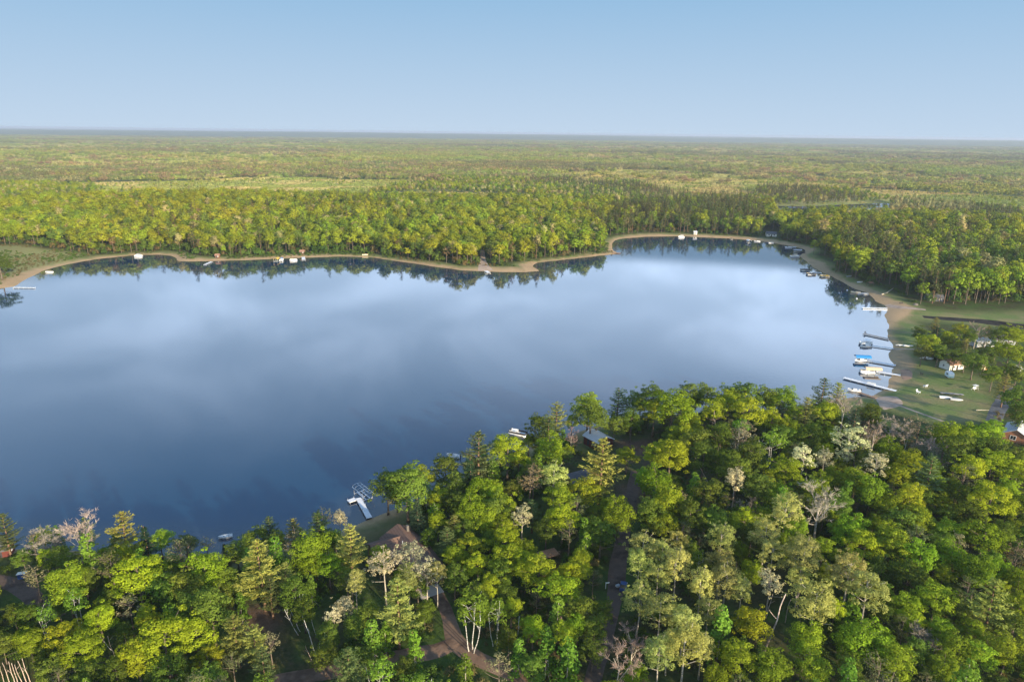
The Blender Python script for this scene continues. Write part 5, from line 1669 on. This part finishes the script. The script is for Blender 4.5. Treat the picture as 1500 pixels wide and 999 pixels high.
def plant(code, x, y, W, H, label, rz=None, tilt=(0, 0), seed=0):
    form, oname, cat, colr, _, look = KIND[code]
    fs = FORMS[form]
    parts, w0, h0 = fs[seed % len(fs)]
    rs = np.random.RandomState(seed * 7 + 1)
    sc = (W / w0, W / w0, H / h0) if form not in ('snag', 'stem') else (H / h0,) * 3
    loc = (x, y, zg(x, y) - 0.05)
    rot = (tilt[0], tilt[1], rs.uniform(0, 6.28) if rz is None else rz)
    if len(parts) == 1:
        r = link(oname, parts[0][1], None, loc)
        r.scale, r.rotation_euler = sc, rot
        return tag(r, label, cat, 'standing ' + GROUPS[code] if code in 'NV' else GROUPS[code])
    r = link(oname, None, None, loc)
    r.scale, r.rotation_euler = sc, rot
    tag(r, label, cat, GROUPS[code])
    for nm, me, colored in parts:
        o = link(nm, me, r)
        if colored:
            k = rs.uniform(0.92, 1.08, 3)
            o.color = (colr[0] * k[0], colr[1] * k[1], colr[2] * k[2], 1)
    return r


for i, (x, y, W, H, c, u, v) in enumerate(TREE_LIST):
    plant(c, x, y, W, H, LABELS[i], seed=i + abs(int(u)))

SD = []
for tok in STEMS.split():
    a = tok.split(',')
    u0, v0, u1, v1 = map(float, a[:4])
    x, y, z = on_ground(u0, v0)
    D = project(x, y, z)[2]
    Lp = math.hypot(u1 - u0, v1 - v0)
    H = min(max(Lp * D / FPX * 1.25, 3.5), 16)
    # lean of the stem across the line of sight
    e = project(x, y, z + H)
    lean = ((u1 - u0) / max(v0 - v1, 1) - (e[0] - u0) / max(v0 - e[1], 1)) * 0.8
    SD.append((x, y, H, a[4], math.atan(max(-0.6, min(0.6, lean)))))
seen = {}
for i, (x, y, H, c, ln) in enumerate(SD):
    k = min(range(len(MARKS)), key=lambda q: math.hypot(x - MARKS[q][1], y - MARKS[q][2]))
    size = 'tall ' if H > 9 else 'short ' if H < 6 else ''
    tl = 'leaning ' if abs(ln) > 0.12 else 'upright '
    key = (size, tl, c, k)
    seen[key] = seen.get(key, 0) + 1
    o = plant(c, x, y, 2, H, f'{ORD[seen[key] - 1]}{size}{tl}{KIND[c][5]} by {MARKS[k][0]}', rz=0.4 * i, seed=i)
    o.rotation_euler = (0, ln, 0)

from collections import Counter
print(Counter(KIND[t[4]][1] for t in TREE_LIST))


# ---------------------------------------------------------------- the wide forest: one uncountable mass of small tree forms
forms = bpy.data.collections.new('forest_forms')      # source shapes, not part of the scene itself
FORM_ID = {}


def stand_mat(col):
    key = 'stand_%02d_%02d_%02d' % tuple(int(c * 300) for c in col)
    if key not in M:
        M[key] = leaf_material(key, 0.2, col)
    return M[key]


def far_tree(kind, W, H, base, ncl, r, leaf, dens, col, trunk=True, conic=0.0, trunkmat='bark'):
    if conic:
        C, Q = [], []
        for t in np.linspace(base, 0.97, ncl // 2):
            for j in range(2):
                a = rng.uniform(0, 6.28)
                rr = W / 2 * (1 - (t - base) / (1.0 - base) * conic) * rng.uniform(0.2, 0.85)
                C.append((rr * math.cos(a), rr * math.sin(a), H * t)); Q.append(r * rng.uniform(0.6, 1.1) * (1.15 - 0.5 * t))
        C, Q = np.array(C), np.array(Q)
    else:
        C, Q = broad_clumps(W / 2, H * base, H, ncl, r * 0.7, r * 1.25)
    P, Nn, S, T = clump_leaves(C, Q, dens * 1.6, leaf * 0.8, 0.8, -0.45, 0.9)
    me = leaf_mesh('canopy', P, Nn, S, 0.85, T, stand_mat(col))
    if trunk:
        v, f = tube_arrays([(0, 0, -1), (0, 0, H * 0.8)], [0.2, 0.08], 5)
        nv, nf = len(me.vertices), len(me.polygons)
        co = np.empty(nv * 3, np.float32); me.vertices.foreach_get('co', co)
        vs_ = [tuple(q) for q in co.reshape(-1, 3)] + [tuple(q) for q in v]
        fs_ = [tuple(range(4 * i, 4 * i + 4)) for i in range(nf)] + [tuple(nv + k for k in q) for q in f]
        me2 = mesh_from('canopy', vs_, fs_, [stand_mat(col), M[trunkmat]], False, [0] * nf + [1] * len(f))
        a = me2.attributes.new('tone', 'FLOAT', 'FACE')
        a.data.foreach_set('value', np.r_[T, np.full(len(f), 0.5)].astype(np.float32))
        me = me2
    o = bpy.data.objects.new('forest_form_%02d' % len(forms.objects), me)
    forms.objects.link(o)
    FORM_ID.setdefault(kind, []).append(len(forms.objects) - 1)


OAK, LIME, GREEN, PALE, PINE, BROWN = (0.225, 0.27, 0.022), (0.185, 0.27, 0.022), (0.11, 0.17, 0.03), (0.33, 0.32, 0.13), (0.095, 0.11, 0.04), (0.22, 0.165, 0.08)
for i in range(3):
    far_tree('oak', 9, 16, 0.25, 30, 1.35, 0.75, 17, OAK)
for i in range(3):
    far_tree('lime', 8, 15, 0.2, 28, 1.3, 0.75, 17, LIME)
for i in range(3):
    far_tree('green', 8, 15, 0.2, 28, 1.3, 0.75, 17, GREEN)
for i in range(2):
    far_tree('pale', 7, 16, 0.35, 26, 1.1, 0.7, 18, PALE)
for i in range(3):
    far_tree('pine', 6.0, 19, 0.35, 26, 1.15, 0.7, 18, PINE, True, 0.75, 'bark_pine')
for i in range(2):
    far_tree('brown', 5.5, 14, 0.3, 18, 1.0, 0.6, 16, BROWN)
for i in range(2):
    far_tree('bush', 4.0, 3.0, -0.1, 12, 0.9, 0.5, 30, (0.07, 0.12, 0.022), False)
for i in range(2):
    far_tree('tussock', 7.0, 1.6, -0.1, 14, 1.0, 0.5, 30, ((0.42, 0.38, 0.15), (0.28, 0.33, 0.085))[i], False)
for i in range(2):
    far_tree('brush', 3.4, 2.4, -0.1, 10, 0.8, 0.42, 30, (0.13, 0.11, 0.045), False)


def far_clump(kind, n, spread, H, W, col, conic=0.0):
    """A few neighbouring crowns as one distant form."""
    Ps, Ns, Ss, Ts = [], [], [], []
    for k in range(n):
        ox, oy = rng.normal(0, spread, 2)
        h = H * rng.uniform(0.75, 1.15)
        if conic:
            C = np.array([(0, 0, h * t) for t in (0.4, 0.55, 0.7, 0.83, 0.94)]); Q = W / 2 * np.array([0.9, 0.85, 0.65, 0.45, 0.25])
        else:
            C, Q = broad_clumps(W / 2, h * 0.2, h, 9, W * 0.2, W * 0.3)
        P, Nn, S, T = clump_leaves(C, Q, 60.0 / (W * W) * 2.6, W * 0.17, 0.85)
        Ps.append(P + (ox, oy, 0)); Ns.append(Nn); Ss.append(S); Ts.append(np.clip(T + rng.uniform(-0.2, 0.2), 0, 1))
    me = leaf_mesh('canopy', np.vstack(Ps), np.vstack(Ns), np.concatenate(Ss), 0.9, np.concatenate(Ts), stand_mat(col))
    o = bpy.data.objects.new('forest_form_%02d' % len(forms.objects), me)
    forms.objects.link(o)
    FORM_ID.setdefault(kind, []).append(len(forms.objects) - 1)


for kind, colr, con in (('c_oak', OAK, 0), ('c_lime', LIME, 0), ('c_green', GREEN, 0), ('c_pale', PALE, 0), ('c_pine', PINE, 1), ('c_brown', BROWN, 0)):
    for i in range(2):
        far_clump(kind, 8, 7.0, 17 if con else 15, 6.0 if con else 8.0, tuple(0.74 * a + 0.26 * b for a, b in zip(colr, (0.36, 0.34, 0.16))) if kind != 'c_pale' else colr, con)
for i in range(2):
    far_clump('c_brush', 9, 7.0, 2.6, 7.0, ((0.42, 0.40, 0.14), (0.28, 0.34, 0.08))[i])


def scatter_object(name, pts, idx, rot, scl):
    me = bpy.data.meshes.new(name)
    me.vertices.add(len(pts))
    me.vertices.foreach_set('co', np.asarray(pts, np.float32).reshape(-1))
    a = me.attributes.new('form', 'INT', 'POINT'); a.data.foreach_set('value', np.asarray(idx, np.int32))
    e = np.zeros((len(pts), 3), np.float32); e[:, 2] = rot
    a = me.attributes.new('turn', 'FLOAT_VECTOR', 'POINT'); a.data.foreach_set('vector', e.reshape(-1))
    a = me.attributes.new('size', 'FLOAT_VECTOR', 'POINT'); a.data.foreach_set('vector', np.asarray(scl, np.float32).reshape(-1))
    o = link(name, me)
    ng = bpy.data.node_groups.new(name + '_scatter', 'GeometryNodeTree')
    ng.interface.new_socket('Geometry', in_out='INPUT', socket_type='NodeSocketGeometry')
    ng.interface.new_socket('Geometry', in_out='OUTPUT', socket_type='NodeSocketGeometry')
    n, l = ng.nodes, ng.links
    gi, go = n.new('NodeGroupInput'), n.new('NodeGroupOutput')
    iop = n.new('GeometryNodeInstanceOnPoints')
    ci = n.new('GeometryNodeCollectionInfo')
    ci.inputs['Collection'].default_value = forms
    ci.inputs['Separate Children'].default_value = True
    ci.inputs['Reset Children'].default_value = True

    def named(nm, ty):
        q = n.new('GeometryNodeInputNamedAttribute'); q.data_type = ty
        q.inputs['Name'].default_value = nm
        return q.outputs['Attribute']
    l.new(gi.outputs[0], iop.inputs['Points'])
    l.new(ci.outputs[0], iop.inputs['Instance'])
    iop.inputs['Pick Instance'].default_value = True
    l.new(named('form', 'INT'), iop.inputs['Instance Index'])
    er = n.new('FunctionNodeEulerToRotation')
    l.new(named('turn', 'FLOAT_VECTOR'), er.inputs[0])
    l.new(er.outputs[0], iop.inputs['Rotation'])
    l.new(named('size', 'FLOAT_VECTOR'), iop.inputs['Scale'])
    l.new(iop.outputs[0], go.inputs[0])
    md = o.modifiers.new('scatter', 'NODES')
    md.node_group = ng
    return o


sr = np.random.RandomState(77)


def jitter_grid(r0, r1, step, a0=-44, a1=44):
    x1 = r1 * math.sin(R_(44)) + 20
    X, Y = np.meshgrid(np.arange(-x1, x1, step), np.arange(0, r1, step * 0.92))
    X = X + (np.arange(X.shape[0]) % 2)[:, None] * step * 0.5
    X = (X + sr.uniform(-0.36, 0.36, X.shape) * step).ravel(); Y = (Y + sr.uniform(-0.36, 0.36, Y.shape) * step).ravel()
    r, a = np.hypot(X, Y), np.degrees(np.arctan2(X, Y))
    k = (r >= r0) & (r < r1) & (a > a0) & (a < a1)
    return X[k], Y[k]


def proj_np(x, y, z):
    p = np.stack([x, y, z - CH], 1)
    D = p @ _f
    return 750 + FPX * (p @ _r2) / D, 499.5 - FPX * (p @ _u2) / D, D


def inside(PG, x, y, grow=0.0):
    o = np.zeros(x.shape, bool)
    c = PG.mean(0); rad = np.hypot(*(PG - c).T).max() + grow + 1
    s = np.hypot(x - c[0], y - c[1]) < rad
    if s.any():
        o[s] = poly_dist(PG, x[s], y[s]) < grow
    return o


BARE = [(1296, 445, 12), (1060, 349, 6)]
KEEPF = [(1140, 302, 1300, 309), (1122, 338, 1140, 348), (1290, 418, 1324, 446), (1316, 436, 1345, 458), (704, 376, 713, 400)]
PINES = P_([(860, 330), (900, 318), (1010, 300), (1090, 300), (1110, 340), (1000, 344), (900, 350)])
PINES2 = P_([(1190, 360), (1260, 330), (1330, 380), (1400, 430), (1300, 440), (1240, 415)])
PINES3 = P_([(1260, 352), (1300, 410), (1390, 440), (1345, 446), (1290, 420), (1235, 385)])
FURS = [P_(q) for q in ([(540, 262), (640, 256), (645, 272), (530, 276)], [(780, 258), (860, 252), (860, 268), (770, 272)], [(940, 286), (1080, 276), (1090, 292), (950, 300)],
                        [(740, 232), (820, 228), (820, 238), (740, 242)], [(100, 245), (300, 236), (310, 250), (110, 258)])]
PALES = [P_(q) for q in ([(840, 262), (960, 258), (985, 268), (850, 274)], [(540, 290), (620, 286), (620, 298), (545, 300)], [(1300, 300), (1420, 290), (1400, 320), (1310, 325)])]

# single trees out to 1500 m
x, y = jitter_grid(120, 1500, 6.9)
r = np.hypot(x, y)
d = np.full(x.shape, 400.0); s = r < 1050
d[s] = poly_dist(LAKE, x[s], y[s])
z = zg_np(x, y)
u, v, D = proj_np(x, y, z)
u2, v2, _ = proj_np(x, y, z + 12)
ok = d > np.where(v < 420, 9, 6) + 3 * (vnoise(x, y, 30, 4, 2) - 0.5)
for (bu, bv, w, rad) in ((1030, 347, 16, 80), (1110, 352, 17, 50), (1165, 363, 18, 30), (1190, 383, 24, 22), (1220, 402, 12, 40), (1300, 446, 20, 30), (60, 398, 16, 50), (740, 396, 18, 22), (460, 378, 14, 40), (280, 381, 13, 40)):
    bx, by = ground_at(bu, bv)
    ok &= ~((d < w) & (np.hypot(x - bx, y - by) < rad * 1.4))
ok &= v < 452
ok &= ~((u > 1300) & (v > 446))
for PG, g in ((MEADOW, 2), (FIELD, 3), (STRIP, 3), (MARSH, 4), (POND, 1), (LAWN, 2), (FIELDB, 5)):
    ok &= ~inside(PG, x, y, g)
for b in KEEPF:
    ok &= ~((u2 > b[0] - 5) & (u2 < b[2] + 5) & (v > b[1]) & (v2 < b[3]))
wet = inside(WET, x, y) | ((r > 1020) & (vnoise(x, y * 0.8, 380, 41, 3) > np.where(u > 900, 0.55, 0.515)))
field = inside(FIELD, x, y) | inside(STRIP, x, y) | inside(FIELDB, x, y)
ok |= field
low = field | (wet & (sr.rand(len(x)) < 0.80)) | ((r > 950) & (sr.rand(len(x)) < 0.12))
lowx, lowy, lowz = x[ok & low], y[ok & low], z[ok & low]
ok &= ~low
x, y, z, r, u, v, d, wet = (q[ok] for q in (x, y, z, r, u, v, d, wet))
sp = vnoise(x, y, 60, 51, 3)
sp2 = vnoise(x, y, 260, 52, 3)
t = sr.rand(len(x)) * 0.5 + sp * 0.5 + (sp2 - 0.5) * 0.8
kind = np.select([t < 0.22, t < 0.36, t < 0.52, t < 0.70, t < 0.78], ['pine', 'green', 'lime', 'oak', 'green'], 'oak')
q = sr.rand(len(x))
kind = np.where(q < 0.045, 'brown', np.where(q > 0.955, 'pale', kind))
near_front = (d < 26) & (v < 400)
kind = np.where(near_front & (q < 0.2), 'pine', np.where(near_front & (q < 0.28), 'brown', kind))
kind = np.where((r < 1050) & (u < 880) & (kind == 'pine') & (sr.rand(len(x)) < 0.65), 'oak', kind)
for PG in [PINES, PINES3] + FURS:
    i_ = inside(PG, x, y, 8)
    kind = np.where(i_ & (sr.rand(len(x)) < 0.62), 'pine', kind)
kind = np.where((r > 1000) & (sr.rand(len(x)) < 0.18), 'green', kind)
kind = np.where((r > 1000) & (sr.rand(len(x)) < 0.16), 'pale', kind)
kind = np.where((r > 1000) & (vnoise(x, y * 0.5, 120, 91, 3) > 0.60) & (sr.rand(len(x)) < 0.7), 'pine', kind)
for PG in PALES:
    kind = np.where(inside(PG, x, y, 10) & (sr.rand(len(x)) < 0.6), 'pale', kind)
for PG in FURS:
    kind = np.where(inside(PG, x, y, 8) & (sr.rand(len(x)) < 0.45), 'brown', kind)
sc = (0.55 + 0.66 * sr.rand(len(x)) ** 0.8) * np.where(wet, 0.55, 1.0) * np.where(r > 1000, 0.66, 1.0) * np.where((u > 1180) & (r < 900), 1.2, 1.0)
idx = np.array([FORM_ID[k][int(h * len(FORM_ID[k]))] for k, h in zip(kind, sr.rand(len(x)))])
PTS, IDX, SCL = [np.stack([x, y, z - 0.1], 1)], [idx], [np.stack([sc * 1.14, sc * 1.14, sc * sr.uniform(0.9, 1.12, len(x))], 1)]
ls = sr.uniform(0.7, 1.3, len(lowx))
PTS.append(np.stack([lowx, lowy, lowz], 1)); IDX.append(np.array([FORM_ID['tussock'][int(h > 0.45)] for h in vnoise(lowx, lowy, 90, 81, 2)])); SCL.append(np.stack([ls * 1.1, ls * 1.1, ls], 1))
# shrubs and young growth that close the edge of the wood
ex, ey = jitter_grid(330, 830, 4.2)
ed = poly_dist(LAKE, ex, ey)
eu, ev, _ = proj_np(ex, ey, zg_np(ex, ey))
ek = (ed > 10) & (ed < 34) & (ev < 440) & (sr.rand(len(ex)) < 0.62) & ~inside(MEADOW, ex, ey, 3)
for (bu, bv, w, rad) in ((1030, 347, 19, 80), (1110, 352, 20, 50), (1165, 363, 20, 30), (1190, 383, 27, 24), (1220, 402, 15, 40), (1300, 446, 26, 40), (740, 396, 22, 22), (280, 381, 15, 30)):
    bx, by = ground_at(bu, bv)
    ek &= ~((ed < w) & (np.hypot(ex - bx, ey - by) < rad * 1.4))
for b in KEEPF:
    ek &= ~((eu > b[0] - 3) & (eu < b[2] + 3) & (ev > b[1] - 6) & (ev < b[3] + 6))
em = inside(MEADOW, ex, ey, 26) & ~inside(MEADOW, ex, ey, 4) & (ed > 6)
ek |= em & (sr.rand(len(ex)) < 0.5)
ek |= (eu > 1215) & (ev > 405) & (ev < 452) & (ed > 26) & (sr.rand(len(ex)) < 0.30) & ~((ev > 446) & (eu > 1300)) & ~((eu > 1290) & (eu < 1345) & (ev > 424))
ex, ey = ex[ek], ey[ek]
es = sr.uniform(0.7, 2.1, len(ex))
ei = np.array([FORM_ID['brush' if q_ < 0.3 else 'bush'][int(h * 2)] for q_, h in zip(sr.rand(len(ex)), sr.rand(len(ex)))])
PTS.append(np.stack([ex, ey, zg_np(ex, ey)], 1)); IDX.append(ei); SCL.append(np.stack([es * 0.9, es * 0.9, es * sr.uniform(0.9, 1.6, len(ex))], 1))
# clumps beyond, thinning into the haze
for r0, r1, step, k in ((1500, 3600, 17, 1.15), (3600, 9500, 44, 2.3)):
    x, y = jitter_grid(r0, r1, step)
    z = zg_np(x, y)
    op = vnoise(x, y * 0.8, 430 if r0 < 3000 else 800, 61, 4)
    bx = vnoise(x * 0.35, y, 420, 62, 3)
    ok = (op < np.where(np.hypot(x, y) < 4500, 0.51, 0.55)) | (sr.rand(len(x)) < 0.13)
    px, py, pz = x[~ok], y[~ok], z[~ok]
    ls = sr.uniform(0.8, 1.2, len(px)) * k * 1.15
    PTS.append(np.stack([px, py, pz], 1)); IDX.append(np.array([FORM_ID['c_brush'][int(h > 0.5)] for h in vnoise(px, py, 300, 82, 2)])); SCL.append(np.stack([ls, ls, 0.8 + 0 * ls], 1))
    x, y, z, op, bx = (q_[ok] for q_ in (x, y, z, op, bx))
    t = bx + sr.normal(0, 0.10, len(x))
    kind = np.select([t < 0.33, t < 0.42, t < 0.5, t < 0.58, t < 0.65], ['c_pine', 'c_green', 'c_brown', 'c_lime', 'c_oak'], 'c_lime')
    kind = np.where(sr.rand(len(x)) < 0.10, 'c_pale', kind)
    idx = np.array([FORM_ID[q_][int(h * len(FORM_ID[q_]))] for q_, h in zip(kind, sr.rand(len(x)))])
    sc = sr.uniform(0.8, 1.2, len(x))
    PTS.append(np.stack([x, y, z - 0.5], 1)); IDX.append(idx); SCL.append(np.stack([sc * k, sc * k, sc * (0.62 + 0.1 * k) * sr.uniform(0.8, 1.15, len(x))], 1))
PTS, IDX, SCL = np.vstack(PTS), np.concatenate(IDX), np.vstack(SCL)
fo = scatter_object('forest', PTS, IDX, sr.uniform(0, 6.28, len(PTS)), SCL)
tag(fo, 'mixed spring forest of green, yellow green and dark pine crowns round the lake and out to the horizon', 'forest', kind='stuff')

# low growth on the forest floor of the near wood and along the water
x, y = jitter_grid(92, 330, 2.3, -46, 46)
d = poly_dist(LAKE, x, y)
z = zg_np(x, y)
u, v, D = proj_np(x, y, z)
ok = (d > 2.5) & (v > 440) & (vnoise(x, y, 14, 71, 3) > 0.40)
for L in ROADS:
    dd = np.full(x.shape, 99.0)
    for q in L[::1]:
        dd = np.minimum(dd, np.hypot(x - q[0], y - q[1]))
    ok &= dd > 3.2
for PG, g in ((YARD, 2), (CLEAR, 1), (CLEAR2, 1), (CLEAR3, 1), (LAWN, 2), (MARSH, 3)):
    ok &= ~inside(PG, x, y, g)
for b in KEEP:
    ok &= ~((u > b[0] - 4) & (u < b[2] + 4) & (v > b[1] - 2) & (v < b[3] + 9))
ok &= ~((u > 1285) & (u < 1345) & (v < 605))
x, y, z = x[ok], y[ok], z[ok]
# a thin fringe of reeds and brush behind the far beaches
x2, y2 = jitter_grid(330, 820, 3.2)
d2 = poly_dist(LAKE, x2, y2)
u2, v2, _ = proj_np(x2, y2, zg_np(x2, y2))
k2 = (((d2 > 4) & (d2 < 22) & (vnoise(x2, y2, 16, 72, 3) > 0.46)) | (inside(MEADOW, x2, y2, 3) & (d2 > 9) & (vnoise(x2, y2, 24, 74, 3) > 0.42))) & (v2 < 445) & ~inside(PINES3, x2, y2, -4)
for (bu, bv, w, rad) in ((1030, 347, 14, 80), (1110, 352, 14, 50), (1165, 363, 14, 40), (1190, 383, 20, 30), (1220, 402, 9, 40), (1300, 446, 18, 40), (60, 398, 8, 50), (740, 396, 14, 25)):
    bx, by = ground_at(bu, bv)
    k2 &= ~((d2 < w) & (np.hypot(x2 - bx, y2 - by) < rad * 1.5))
x, y = np.r_[x, x2[k2]], np.r_[y, y2[k2]]
z = zg_np(x, y)
q = vnoise(x, y, 22, 73, 2) + sr.normal(0, 0.12, len(x))
idx = np.array([FORM_ID['bush' if a < 0.58 else 'brush'][int(h * 2)] for a, h in zip(q, sr.rand(len(x)))])
sc = sr.uniform(0.25, 0.8, len(x))
un = scatter_object('undergrowth', np.stack([x, y, z], 1), idx, sr.uniform(0, 6.28, len(x)), np.stack([sc, sc, sc * sr.uniform(0.7, 1.2, len(x))], 1))
tag(un, 'low leafy undergrowth and brush on the forest floor', 'undergrowth', kind='stuff')
print('trees', len(TREE_LIST), 'forest', len(PTS), 'undergrowth', len(x))

# ---------------------------------------------------------------- the air
mt = bpy.data.materials.new('haze')
mt.use_nodes = True
n, l = mt.node_tree.nodes, mt.node_tree.links
n.clear()
pv = N(n, 'ShaderNodeVolumePrincipled')
pv.inputs['Color'].default_value = (0.55, 0.63, 0.77, 1)
pv.inputs['Density'].default_value = 0.00008
pv.inputs['Anisotropy'].default_value = 0.15
o = N(n, 'ShaderNodeOutputMaterial')
l.new(pv.outputs[0], o.inputs['Volume'])
hz = MB().box(-27500, 27500, -300, 27500, float(GZ.min()) - 1.0, max(104.0, float(GZ.max()) + 22)).build('haze', mt)
tag(hz, 'thin blue haze lying over the far forest', 'haze', kind='stuff')
